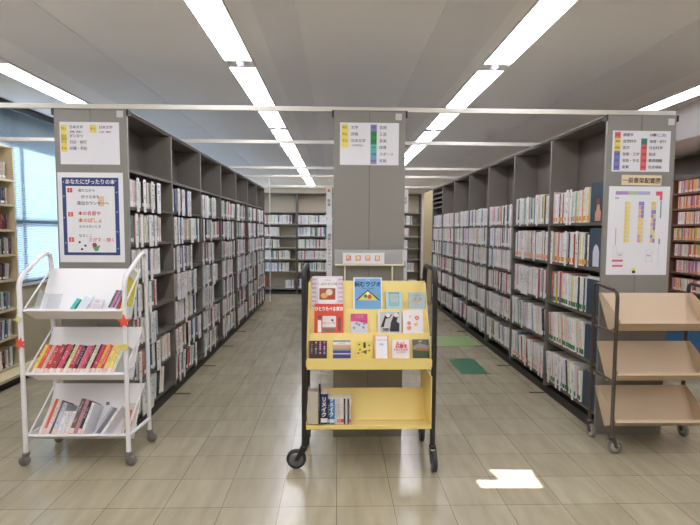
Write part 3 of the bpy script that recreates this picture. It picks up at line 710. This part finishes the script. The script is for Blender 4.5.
# ------------------------------------------------------------------ yellow display truck
c = Vector((.2, 3.12, 0))
yt = thing('display_truck', c, 'yellow stepped book display truck with black tube frame, standing in the centre', 'book truck')
for x in (-.208, .614):
    p = [(x, 2.945, .125), (x, 2.945, 1.185)]+[(x, 3.02-.075*math.cos(a), 1.185+.095*math.sin(a)) for a in (.3, .7, 1.1, 1.5)]
    p += [(x, 3.24+.075*math.sin(a), 1.185+.095*math.cos(a)) for a in (.1, .5, .9, 1.3)]+[(x, 3.315, 1.14), (x, 3.315, .125)]
    M(c).tube(p, .0165, 14).build('side_frame', blackt, yt)
    M(c).tube([(x, 2.945, .235), (x, 3.315, .235)], .012, 10).build('cross_bar', blackt, yt)
X0, X1 = -.189, .595
# side profile of the display: yellow stepped body
tiers = [((2.925, .646), (2.925, .716)), ((2.985, .69), (3.035, .856)), ((3.065, .83), (3.115, .999)), ((3.145, .975), (3.197, 1.18))]
m = M(c)
def sheet(m, p, q, th=.006, x0=X0, x1=X1):
    (y0, z0), (y1, z1) = p, q; d = Vector((y1-y0, z1-z0)).normalized(); n = (d.y*th, -d.x*th)
    m.prism_x([(y0, z0), (y1, z1), (y1+n[0], z1+n[1]), (y0+n[0], z0+n[1])], x0, x1)
for i, (p, q) in enumerate(tiers):
    m = M(c); sheet(m, p, q); m.build('front_lip' if i == 0 else 'tier_board', yellowm, yt, bevel=.0015)
for i in range(3):
    m = M(c); a = tiers[i][0] if i == 0 else (tiers[i][0][0]+.012, tiers[i][0][1]+.01); b_ = tiers[i+1][0]
    sheet(m, (a[0]+.007, a[1]+.004), (b_[0]-.001, b_[1]+.004), .004); m.build('tier_floor', yellowm, yt)
for x in (X0-.006, X1+.0005):
    M(c).prism_x([(2.935, .66), (2.935, .70), (3.035, .845), (3.115, .985), (3.2, 1.165), (3.3, 1.165), (3.3, .66)], x, x+.0055).build('side_panel', yellowm, yt)
# bottom trough
m = M(c); sheet(m, (2.93, .284), (3.09, .252), .005); m.build('bottom_shelf', yellowm, yt)
M(c).box(X0, X1, 2.922, 2.9295, .262, .286).build('bottom_lip', yellowm, yt, bevel=.0015)
m = M(c); sheet(m, (3.095, .252), (3.2, .438), .006); m.build('bottom_backboard', yellowm, yt)
for x in (X0-.006, X1+.0005): M(c).prism_x([(2.925, .262), (2.925, .60), (3.3, .60), (3.3, .235), (3.1, .235)], x, x+.0055).build('side_panel', yellowm, yt) if x > 0 else M(c).prism_x([(2.925, .262), (2.925, .30), (3.2, .44), (3.22, .43), (3.1, .235)], x, x+.0055).build('side_panel', yellowm, yt)
caster(yt, c, -.208, 2.945, .13, .063, 'y', (-.05, 0.0), rubber, hubm, blackt)
caster(yt, c, .614, 2.945, .13, .063, 'x', (0, -.052), rubber, hubm, blackt)
caster(yt, c, -.208, 3.315, .13, .063, 'x', (0, -.03), rubber, hubm, blackt)
caster(yt, c, .614, 3.315, .13, .063, 'x', (0, .02), rubber, hubm, blackt)

# face-out books
def face_book(x0, x1, ztop, tier, rgb, label, dec, th=.012):
    """standing in a tier pocket, leaning on its board; dec(parent, F) adds prints. local: x right, y into board, z up"""
    ztop -= .018; (y0, z0), (y1, z1) = tiers[tier]; ang = math.atan2(y1-y0, z1-z0); L_ = (ztop-z0-.008)/math.cos(ang)
    if L_ < .08: L_ = .08
    nrm = Vector((0, -math.cos(ang), math.sin(ang)))
    base = Vector((0, y0, z0+.008)) + nrm*(th+.003) + Vector((0, math.sin(ang), math.cos(ang)))*.004
    base.x = (x0+x1)/2
    o = thing('display_book', base, label, 'book', None, (-ang, 0, 0)); w = (x1-x0)/2
    M().box(-w, w, 0, .0015, 0, L_).box(-w, w, th-.0015, th, 0, L_).box(-w, -w+.0015, .0016, th-.0016, 0, L_).build('cover', colm(rgb), o)
    M().box(-w+.002, w-.003, .0018, th-.0018, .003, L_-.003).build('page_block', colm((236, 230, 214)), o)
    def P(name, a, b_, c_, d, col, lay=1): return M().box(-w+2*w*a, -w+2*w*b_, -.0004*lay-.0003, -.0004*lay+.0001, L_*c_, L_*d).build(name, colm(col), o)
    def T(s, u, v, size, col, al='CENTER', bold=0, sx=1, lay=3): return text(s, size, 'title_lettering', colm(col), o, (-w+2*w*u, -.0004*lay-.0006, L_*v), align=al, bold=bold, sx=sx, thick=.0001)
    def C(name, u, v, r, col, lay=2, sx=1): 
        q = M().prism([(r*sx*math.cos(a*math.pi/9), r*math.sin(a*math.pi/9)) for a in range(18)], .0003, Matrix.Translation((-w+2*w*u, -.0004*lay-.0003, L_*v))); return q.build(name, colm(col), o)
    def G(name, pts, col, lay=2): return M().prism([(-w+2*w*a, L_*b_) for a, b_ in pts], .0003, Matrix.Translation((0, -.0004*lay-.0003, 0))).build(name, colm(col), o)
    dec(P, T, C, G); return o
def dA(P, T, C, G):
    for i in range(7): P('cover_stripe', 0, .14, .1+.13*i, .15+.13*i, (206, 184, 200)); P('cover_stripe', .86, 1, .1+.13*i, .15+.13*i, (206, 184, 200))
    P('cover_panel', .2, .8, .1, .95, (246, 244, 244)); P('cover_picture', .24, .76, .3, .64, (176, 92, 56), 2); C('cover_picture', .56, .52, .022, (236, 226, 206), 3); C('cover_picture', .4, .42, .018, (230, 180, 96), 3, 1.3); C('cover_picture', .66, .36, .012, (200, 60, 50), 3)
    T('しあわせの味', .5, .76, .022, (110, 100, 110)); T('ごはん', .5, .88, .016, (140, 130, 140))
face_book(-.17, .036, 1.221, 3, (232, 220, 232), 'lilac framed cookbook with a food photo, top left of the yellow truck', dA)
def dB(P, T, C, G):
    P('cover_panel', .04, .96, .0, .97, (124, 178, 222)); T('読むラジオ', .5, .78, .038, (36, 56, 120), bold=.0012, sx=.95); T('This is Radio', .5, .66, .016, (40, 60, 110)); T('Book', .5, .92, .012, (250, 250, 250))
    G('cover_picture', [(.08, .3), (.92, .3), (.5, .62)], (38, 44, 50)); G('cover_picture', [(.14, .3), (.86, .3), (.5, .585)], (236, 216, 96), 3)
    C('cover_picture', .42, .42, .012, (90, 130, 90), 4); C('cover_picture', .56, .4, .014, (206, 90, 60), 4); C('cover_picture', .5, .5, .01, (250, 246, 230), 4)
face_book(.108, .30, 1.213, 3, (246, 246, 250), 'blue book with a yellow mountain under large dark characters, top tier of the yellow truck', dB)
def dC(P, T, C, G): P('cover_panel', .16, .82, .2, .94, (150, 196, 200)); P('cover_picture', .26, .74, .42, .86, (190, 204, 206), 2); T('こと', .5, .7, .02, (110, 140, 150)); P('cover_stripe', .16, .82, .9, .95, (110, 150, 150), 2)
face_book(.326, .434, 1.12, 3, (190, 222, 222), 'small pale teal book, top tier, right of the blue mountain book', dC, .018)
def dD(P, T, C, G): P('cover_panel', .08, .92, .2, .94, (196, 206, 206)); T('えほん', .5, .82, .016, (140, 150, 160)); C('cover_picture', .3, .5, .01, (226, 180, 190)); C('cover_picture', .6, .45, .012, (230, 206, 130)); C('cover_picture', .7, .62, .01, (150, 190, 200)); C('cover_picture', .4, .66, .008, (170, 190, 150))
face_book(.478, .588, 1.115, 3, (186, 208, 216), 'small pale grey-blue book at the right end of the top tier', dD, .018)
def dE(P, T, C, G):
    T('ひとりたべる東京', .5, .82, .03, (252, 248, 244), bold=.001, sx=.78); P('cover_panel', .28, .74, .22, .60, (240, 232, 226)); P('cover_picture', .28, .74, .1, .18, (70, 140, 120)); P('cover_picture', .12, .24, .05, .45, (246, 240, 238)); P('cover_picture', .8, .92, .1, .55, (150, 80, 70)); P('cover_picture', .12, .24, .5, .6, (130, 90, 80)); C('cover_picture', .62, .45, .008, (60, 60, 70)); T('おいしい旅', .5, .36, .016, (180, 80, 60)); P('cover_picture', .24, .78, .6, .62, (60, 50, 50))
face_book(-.15, .04, 1.045, 2, (232, 84, 62), 'bright red book with white characters, left end of the middle tier', dE)
def dF(P, T, C, G):
    P('cover_panel', 0, 1, .62, 1, (222, 90, 140)); G('cover_picture', [(.3, .64), (1, .5), (1, .7)], (210, 70, 130), 2); T('ことば', .5, .86, .018, (250, 220, 235)); 
    for u, v in ((.2, .3), (.5, .45), (.75, .32), (.35, .52), (.8, .5)): C('cover_picture', u, v, .009, (150, 160, 180))
face_book(.088, .198, .982, 2, (214, 216, 226), 'small pink and grey patterned book in the middle tier', dF)
def dG(P, T, C, G):
    P('cover_panel', .1, .95, .05, .97, (206, 202, 200)); G('cover_picture', [(.12, .3), (.3, .8), (.62, .86), (.5, .7), (.34, .66), (.25, .3)], (36, 34, 38)); G('cover_picture', [(.5, .1), (.55, .5), (.72, .92), (.9, .95), (.8, .55), (.92, .45), (.9, .1)], (44, 42, 46)); C('cover_picture', .44, .82, .014, (236, 232, 228), 3); C('cover_picture', .78, .84, .015, (230, 226, 222), 3); P('cover_picture', .2, .45, .1, .25, (80, 78, 80))
face_book(.266, .421, .998, 2, (226, 224, 222), 'book with a black and white photograph on its cover, middle tier', dG)
def dH(P, T, C, G):
    C('cover_picture', .7, .68, .014, (230, 110, 96)); C('cover_picture', .3, .45, .013, (236, 150, 140)); C('cover_picture', .3, .25, .015, (240, 170, 150)); C('cover_picture', .62, .4, .01, (244, 196, 120)); C('cover_picture', .36, .74, .008, (244, 206, 150)); P('cover_picture', .69, .71, .35, .62, (226, 150, 130)); C('cover_picture', .7, .68, .006, (250, 226, 200), 3)
face_book(.431, .565, 1.004, 2, (246, 240, 240), 'white book with two red flowers, right end of the middle tier', dH)
def dI(P, T, C, G):
    for i in range(4):
        for j in range(6): C('cover_picture', .14+.24*i, .3+.12*j, .006, random.choice([(206, 160, 190), (180, 190, 200), (150, 60, 80), (120, 140, 110)]))
face_book(-.178, -.066, .822, 1, (66, 48, 62), 'dark plum patterned book, left end of the lowest tier', dI)
def dJ(P, T, C, G):
    for a, b_, rgb in ((.9, .99, (120, 170, 200)), (.76, .89, (236, 232, 230)), (.68, .74, (240, 180, 90)), (.55, .67, (232, 150, 150)), (.45, .54, (110, 180, 140)), (.28, .44, (66, 76, 160)), (.0, .22, (60, 70, 150))): P('cover_stripe', 0, 1, a, b_, rgb)
    T('みんな', .5, .82, .014, (60, 120, 160))
face_book(-.027, .086, .826, 1, (238, 222, 160), 'rainbow striped book, second from the left in the lowest tier', dJ)
def dK(P, T, C, G):
    for u, v in ((.2, .8), (.8, .75), (.25, .5), (.8, .45), (.6, .3), (.15, .3)): C('cover_picture', u, v, .006, (120, 100, 60)); 
    P('cover_picture', .46, .6, .6, .92, (60, 50, 40)); G('cover_picture', [(.3, .35), (.7, .5), (.6, .3)], (110, 90, 50))
face_book(.119, .226, .82, 1, (236, 216, 110), 'yellow book with small black drawings, third in the lowest tier', dK)
def dL(P, T, C, G): P('cover_panel', .12, .88, 0, .97, (244, 242, 248)); T('ことばのしおり', .5, .8, .012, (120, 120, 150)); T('詩集', .5, .6, .014, (110, 110, 130))
face_book(.236, .331, .854, 1, (240, 186, 140), 'tall white book with an orange border in the lowest tier', dL)
def dM(P, T, C, G): T('もっと', .5, .82, .02, (220, 70, 80), bold=.0006); T('読書を', .55, .64, .026, (222, 60, 72), bold=.001); T('たのしむ方法', .5, .46, .015, (220, 70, 80), bold=.0004); T('おとなの本', .5, .32, .012, (90, 80, 80))
face_book(.352, .464, .828, 1, (244, 234, 236), 'white book with bold red characters in the lowest tier', dM)
def dN(P, T, C, G):
    P('cover_picture', 0, 1, .7, 1, (104, 102, 98)); G('cover_picture', [(0, .62), (.4, .8), (1, .66), (1, .5), (0, .5)], (150, 150, 140)); G('cover_picture', [(0, .45), (1, .4), (1, .5), (.5, .56), (0, .5)], (190, 110, 80), 3); G('cover_picture', [(0, 0), (1, 0), (1, .36), (.4, .4), (0, .44)], (72, 88, 62), 3); G('cover_picture', [(.3, .9), (.6, .96), (.5, .84)], (190, 190, 190), 3)
face_book(.485, .59, .83, 1, (120, 112, 100), 'landscape photo book with dark hills, right end of the lowest tier', dN)

# spine-out things on the bottom shelf of the yellow truck
def spine_book(name, loc, rot, t, h, d, col, tg, label, group, seed=None, cat='book'):
    g = book_geo(t, h, d, col, tg, float(random.randint(1, 400)) if seed is None else seed)
    o = bpy.data.objects.new(name, book_mesh(name, [(None, g)])); COL.objects.link(o); o.location = loc; o.rotation_euler = rot
    return tag(o, label, cat, group)
c = Vector((-.186, 2.945, .286))
o = thing('file_box', c, 'pale grey file box at the left end of the yellow truck bottom shelf', 'box')
M(c).box(-.185, -.119, 2.945, 2.949, .288, .50).box(-.185, -.182, 2.9495, 3.06, .288, .50).box(-.122, -.119, 2.9495, 3.06, .288, .50).build('box_shell', mat('grey_board', (206, 196, 178), .6), o, bevel=.001)
M(c).box(-.1815, -.1225, 2.9495, 3.055, .290, .488).build('papers', colm((150, 130, 116)), o)
G_ = 'books on the yellow truck bottom shelf'
for x0, t, h, col, tg, lb in ((-.116, .01, .26, (46, 52, 66), None, 'thin tall black book beside the grey file box'), (-.104, .044, .195, (38, 44, 96), (244, 244, 248), 'navy book with large white characters on its spine'), (-.0585, .012, .165, (50, 52, 60), (200, 200, 200), 'black book right of the navy spine'), (-.045, .03, .162, (60, 140, 206), (230, 236, 240), 'bright blue book'), (-.0135, .014, .16, (216, 222, 230), None, 'pale blue book'), (.0015, .02, .163, (232, 214, 206), (236, 150, 140), 'pale pink book with a red band'), (.023, .02, .166, (240, 236, 232), (220, 90, 80), 'white book with a red square'), (.044, .009, .166, (52, 44, 48), None, 'black book right of the red squared spine'), (.054, .013, .166, (240, 238, 236), None, 'thin white book between two black spines'), (.068, .008, .164, (44, 40, 44), None, 'thin black book second from the right end'), (.077, .013, .162, (226, 206, 200), (210, 110, 110), 'thin pinkish book at the right end')):
    o = spine_book('book', (x0, 2.952, .284), (R(-2), 0, 0), t, h, .115, col, tg, lb+', yellow truck bottom shelf', G_, 3.0)
    if 'navy' in lb:
        text('リ\nメ\nイ\nク', .033, 'title_lettering', colm((240, 240, 236)), o, (.022, -.0012, .11), bold=.001, thick=.0002)

# ------------------------------------------------------------------ white book truck
TH = R(30)
c = Vector((-1.67, 3.16, 0))
wt = thing('book_truck', c, 'white steel book truck with three slanted shelves, standing at the left', 'book truck')
for x in (-1.992, -1.342):
    p = [(x, 3.005, .075), (x, 3.005, 1.16), (x, 3.015, 1.195), (x, 3.04, 1.225), (x, 3.26, 1.345), (x, 3.3, 1.355), (x, 3.332, 1.338), (x, 3.345, 1.295), (x, 3.345, .075)]
    M(c).tube(p, .0145, 14).build('side_frame', white_metal, wt)
    M(c).tube([(x, 3.005, .19), (x, 3.345, .17)], .0125, 12).build('cross_bar', white_metal, wt)
WZ = [.931, .523, .122]
U0, U1 = -1.972, -1.362
for zv in WZ:
    T_ = trough_frame(3.13, zv, TH)
    M(c).box(U0, U1, 0, .003, 0, .365, T_).build('backboard', white_metal, wt, bevel=.001)
    M(c).box(U0, U1, -.145, -.0005, -.003, 0, T_).box(U0, U1, -.148, -.1455, -.003, .013, T_).build('tray', white_metal, wt)
    for x in (U0-.004, U1+.0005):
        M(c).prism_x([(v.y, v.z) for v in (T_ @ Vector((0, -.148, -.003)), T_ @ Vector((0, -.148, .016)), T_ @ Vector((0, 0, .09)), T_ @ Vector((0, .003, .09)), T_ @ Vector((0, .003, -.003)))], x, x+.0035).build('shelf_end', white_metal, wt)
        M(c).tube([T_ @ Vector((x+.0017, -.142, .012)), T_ @ Vector((x+.0017, -.004, .35))], .0055, 8).build('end_rod', white_metal, wt)
for x, y, off, ax in ((-1.992, 3.005, (-.012, -.0), 'y'), (-1.342, 3.005, (.014, 0), 'y'), (-1.342, 3.345, (0.015, 0), 'y'), (-1.992, 3.345, (.01, .0), 'y')):
    caster(wt, c, x, y, .08, .033, ax, off, rubberg, rubberg, rubberg, .03)
def star_ornament(x, y, z, rgb, r, n, label, rot=0):
    pts = [((r if a % 2 == 0 else r*.42)*math.cos(rot+a*math.pi/n), (r if a % 2 == 0 else r*.42)*math.sin(rot+a*math.pi/n)) for a in range(2*n)]
    o = M((x, y, z)).prism(pts, .003, Matrix.Translation((x, y, z))).build('paper_leaf', mat('paper_leaf_%d' % rgb[1], rgb, .7, bump=.3)); tag(o, label, 'paper decoration')
star_ornament(-1.99, 2.984, .80, (236, 84, 74), .042, 6, 'red paper star on the left post of the white truck', .3)
star_ornament(-1.342, 2.984, .94, (240, 92, 72), .048, 5, 'red paper maple leaf on the right post of the white truck', R(90))
star_ornament(-1.995, 2.984, .955, (228, 226, 160), .034, 4, 'pale yellow paper star on the left post of the white truck', .2)
c2 = Vector((-1.342, 2.984, .77)); o = M(c2).prism([(-.035, .01), (.018, .005), (.022, .035), (0, .042), (-.03, .03)], .003, Matrix.Translation((-1.34, 2.984, .755))).build('paper_leaf', colm((238, 220, 120))); tag(o, 'yellow paper leaf on the right post of the white truck, beside the red books', 'paper decoration')

def trough_book(tr, x, lean, t, h, d, col, tg, label, group, fwd=0, name='book'):
    zv = tr; T_ = trough_frame(3.13, zv, TH)
    L_ = T_ @ Matrix.Translation((x, -d-.002-fwd, .001+t*math.sin(abs(lean)))) @ Matrix.Rotation(lean, 4, 'Y')
    g = book_geo(t, h, d, col, tg, float(random.randint(1, 400)))
    o = bpy.data.objects.new(name, book_mesh(name, [(None, g)])); COL.objects.link(o); o.matrix_world = L_
    return tag(o, label, 'book', group)
W2 = [((244, 214, 96), .022), ((234, 96, 60), .026), ((214, 190, 186), .02), ((206, 54, 66), .03), ((190, 60, 66), .03), ((58, 40, 46), .008), ((222, 84, 108), .03), ((70, 44, 44), .014), ((228, 222, 160), .022), ((196, 54, 84), .032), ((52, 34, 36), .022), ((228, 120, 160), .02), ((214, 70, 80), .016), ((70, 60, 56), .012), ((226, 214, 196), .024), ((60, 40, 44), .010), ((206, 60, 92), .028), ((240, 170, 80), .022), ((216, 76, 70), .018), ((240, 216, 130), .03), ((240, 220, 120), .026), ((222, 230, 220), .018), ((236, 206, 80), .022)]
names2 = ['bright yellow', 'orange-red', 'pale grey and red', 'crimson', 'deep red', 'thin black', 'pink-red', 'dark brown', 'pale green-cream', 'magenta-red', 'black', 'pink', 'coral red', 'dark olive', 'beige patterned', 'narrow black', 'raspberry', 'orange', 'brick red', 'cream yellow', 'butter yellow', 'pale mint', 'mustard yellow']
x = -1.955; ln_ = R(13)
for i, ((col, t), nm) in enumerate(zip(W2, names2)):
    t *= 1.02
    if x+t > -1.42: break
    trough_book(WZ[1], x, ln_, t, .198+random.uniform(-.006, .008), .135, col, (240, 225, 215) if i % 4 != 3 else (236, 200, 190), '%s book, %s from left in middle row of the white truck' % (nm, ordinal(i)), 'red and yellow books on the white truck')
    x += t/math.cos(ln_)+.001
W3 = [((236, 220, 216), .022, .235, 'pale pink edged'), ((228, 110, 74), .018, .235, 'orange striped'), ((236, 214, 214), .024, .23, 'pink white'), ((90, 84, 92), .012, .225, 'dark grey'), ((206, 206, 220), .03, .21, 'grey-blue'), ((236, 234, 236), .026, .155, 'short white'), ((226, 222, 226), .024, .155, 'short pale grey'), ((238, 232, 232), .024, .155, 'second short white'), ((120, 100, 96), .028, .235, 'brown patterned'), ((196, 140, 150), .024, .23, 'rose photo'), ((60, 56, 64), .02, .22, 'black'), ((238, 238, 240), .018, .21, 'narrow white')]
x = -1.925
for i, (col, t, h, nm) in enumerate(W3):
    trough_book(WZ[2], x, R(9), t, h, .135, col, (240, 214, 206) if i % 3 else None, '%s magazine, %s from the left on the bottom shelf of the white truck' % (nm, ordinal(i)), 'magazines on the white truck')
    x += t/math.cos(R(9))+.0012
# a wide white magazine shown by its face, two leaning grey ones and a colourful one
def trough_sheet(zv, x, w, h, lean, d0, th, rgb, label, parts=(), name='magazine', cat='magazine', mm=None):
    T_ = trough_frame(3.13, zv, TH) @ Matrix.Translation((x, -d0, .0015+(w*math.sin(-lean) if lean < 0 else 0)+max(0, 0))) @ Matrix.Rotation(lean, 4, 'Y')
    if lean > 0: T_ = T_ @ Matrix.Translation((0, 0, w*math.tan(lean)))
    o = bpy.data.objects.new(name, None); COL.objects.link(o); o.matrix_world = T_; tag(o, label, cat)
    M().box(0, w, 0, th, 0, h).build('cover', mm or colm(rgb), o, bevel=.0008)
    for (a, b_, c_, d_, col) in parts: M().box(w*a, w*b_, -.001, -.0003, h*c_, h*d_).build('print', col if not isinstance(col, tuple) else colm(col), o)
    return o
trough_sheet(WZ[2], -1.602, .15, .25, 0, .012, .008, (240, 238, 240), 'white magazine facing out on the bottom shelf of the white truck', [(.1, .25, .85, .93, (110, 110, 120)), (.2, .8, .4, .58, (150, 150, 156)), (.25, .5, .2, .3, (130, 130, 140))])
trough_book(WZ[2], -1.585, R(26), .016, .2, .11, (206, 206, 212), None, 'leaning pale grey magazine before the facing white one, white truck', 'magazines on the white truck', .014)
trough_book(WZ[2], -1.535, R(26), .02, .205, .11, (238, 236, 238), None, 'leaning white magazine behind the right post of the white truck', 'magazines on the white truck', .014)
trough_sheet(WZ[2], -1.45, .08, .225, R(0), .012, .01, (220, 206, 190), 'colourful magazine with a red block at the right end of the white truck', [(.1, .6, .55, .8, (226, 84, 60)), (.2, .8, .3, .5, (206, 150, 120)), (.3, .9, .08, .26, (120, 90, 110))])
# top shelf items
trough_sheet(WZ[0], -1.765, .025, .125, R(22), .05, .03, (70, 186, 170), 'teal boxed book leaning on the top shelf of the white truck', [(.1, .9, .1, .2, (230, 240, 240))], 'book', 'book')
trough_sheet(WZ[0], -1.728, .055, .15, R(20), .04, .006, (236, 240, 244), 'clear plastic card holder leaning beside the teal book', [(.1, .9, .2, .9, (214, 222, 228))], 'card_holder', 'holder')
trough_sheet(WZ[0], -1.63, .07, .12, R(8), .035, .006, (226, 216, 222), 'pale mauve booklet on the top shelf of the white truck', [(.1, .9, .25, .7, (214, 200, 208)), (.2, .6, .78, .9, (200, 190, 206))], 'booklet', 'booklet')
for i, (xx, col, nm) in enumerate(((-1.475, (60, 110, 110), 'dark teal'), (-1.461, (236, 120, 160), 'hot pink'), (-1.447, (70, 120, 160), 'blue'), (-1.433, (240, 160, 190), 'light pink'))):
    trough_book(WZ[0], xx, R(14), .012, .155, .12, col, (240, 240, 245), 'thin %s booklet at the right of the top shelf, white truck' % nm, 'thin booklets on the white truck top shelf')
c3 = Vector((-1.315, 3.17, .94)); o = thing('picture_book', (-1.355, 3.045, 1.01), 'yellow picture book standing at the right end of the white truck top shelf', 'book')
T_ = trough_frame(3.13, WZ[0], TH)
c4 = o.location
M(c4).box(-1.376, -1.366, -.14, -.008, .004, .315, T_).build('cover', colm((236, 222, 92)), o)
M(c4).box(-1.3658, -1.3652, -.135, -.02, .25, .31, T_).build('print', colm((244, 244, 236)), o); M(c4).box(-1.3658, -1.3652, -.1, -.075, .05, .08, T_).build('print', colm((120, 110, 60)), o)
c4 = Vector((-1.9, 3.1, 1.0)); o = thing('book_support', c4, 'clear plastic book support at the left end of the white truck top shelf', 'book support')
m = M(c4); m.box(-1.93, -1.928, -.12, -.02, .002, .16, T_).box(-1.93, -1.84, -.012, -.010, .002, .17, T_).build('bent_sheet', clear, o, bevel=.0005)

# ------------------------------------------------------------------ brown book truck
c = Vector((2.24, 3.25, 0))
bt = thing('book_truck', c, 'empty book truck with three cream slanted shelves and a dark brown frame, at the right', 'book truck')
for x in (1.885, 2.585):
    p = [(x, 3.12, .1), (x, 3.12, 1.075), (x, 3.127, 1.105), (x, 3.15, 1.122), (x, 3.37, 1.145), (x, 3.395, 1.135), (x, 3.405, 1.11), (x, 3.405, .1)]
    M(c).tube(p, .0125, 14).build('side_frame', brownt, bt)
    for z in (.835, .50): M(c).tube([(x, 3.12, z), (x, 3.405, z+.005)], .008, 10).build('cross_bar', brownt, bt)
BZv = [.83, .475, .145]
for zv in BZv:
    T_ = trough_frame(3.235, zv, R(30)); a, b_ = 1.905, 2.565
    M(c).box(a, b_, 0, .004, 0, .285, T_).build('backboard', creamt, bt, bevel=.001)
    M(c).box(a, b_, -.15, -.0005, -.004, 0, T_).box(a, b_, -.156, -.1505, -.004, .016, T_).build('tray', creamt, bt, bevel=.001)
    for x in (a-.005, b_+.0005): M(c).prism_x([(v.y, v.z) for v in (T_ @ Vector((0, -.156, -.004)), T_ @ Vector((0, -.156, .02)), T_ @ Vector((0, -.03, .275)), T_ @ Vector((0, .004, .285)), T_ @ Vector((0, .004, -.004)))], x, x+.0045).build('shelf_end', creamt, bt)
for x, y, off, ax in ((1.885, 3.12, (.03, -.0), 'y'), (1.885, 3.405, (0, -.03), 'x'), (2.585, 3.405, (0, -.02), 'x'), (2.585, 3.12, (.0, -.02), 'x')):
    caster(bt, c, x, y, .11, .05, ax, off, rubberg, chrome, brownt, .028)
# books standing behind the brown truck, by the right shelving end

o = M((-1.42, 10.0, 0)).tube([(-1.42, 10.0, 0.001), (-1.42, 10.0, 2.815)], .010, 12).build('support_post', white_metal); tag(o, 'slim white floor-to-ceiling post at the far end of the left aisle', 'post')

c = Vector((4.2, 5.55, 0)); o = thing('storage_crate', c, 'blue plastic crate on the floor before the right wall bookcase', 'crate')
bl = mat('blue_plastic', (70, 120, 170), .45)
M(c).box(4.0, 4.4, 5.25, 5.85, .001, .012).box(4.0, 4.012, 5.25, 5.85, .0125, .38).box(4.388, 4.4, 5.25, 5.85, .0125, .38).box(4.0125, 4.3875, 5.25, 5.262, .0125, .38).box(4.0125, 4.3875, 5.838, 5.85, .0125, .38).build('body', bl, o, bevel=.002)
M(c).box(3.99, 3.9995, 5.24, 5.86, .35, .38).build('rim', bl, o)
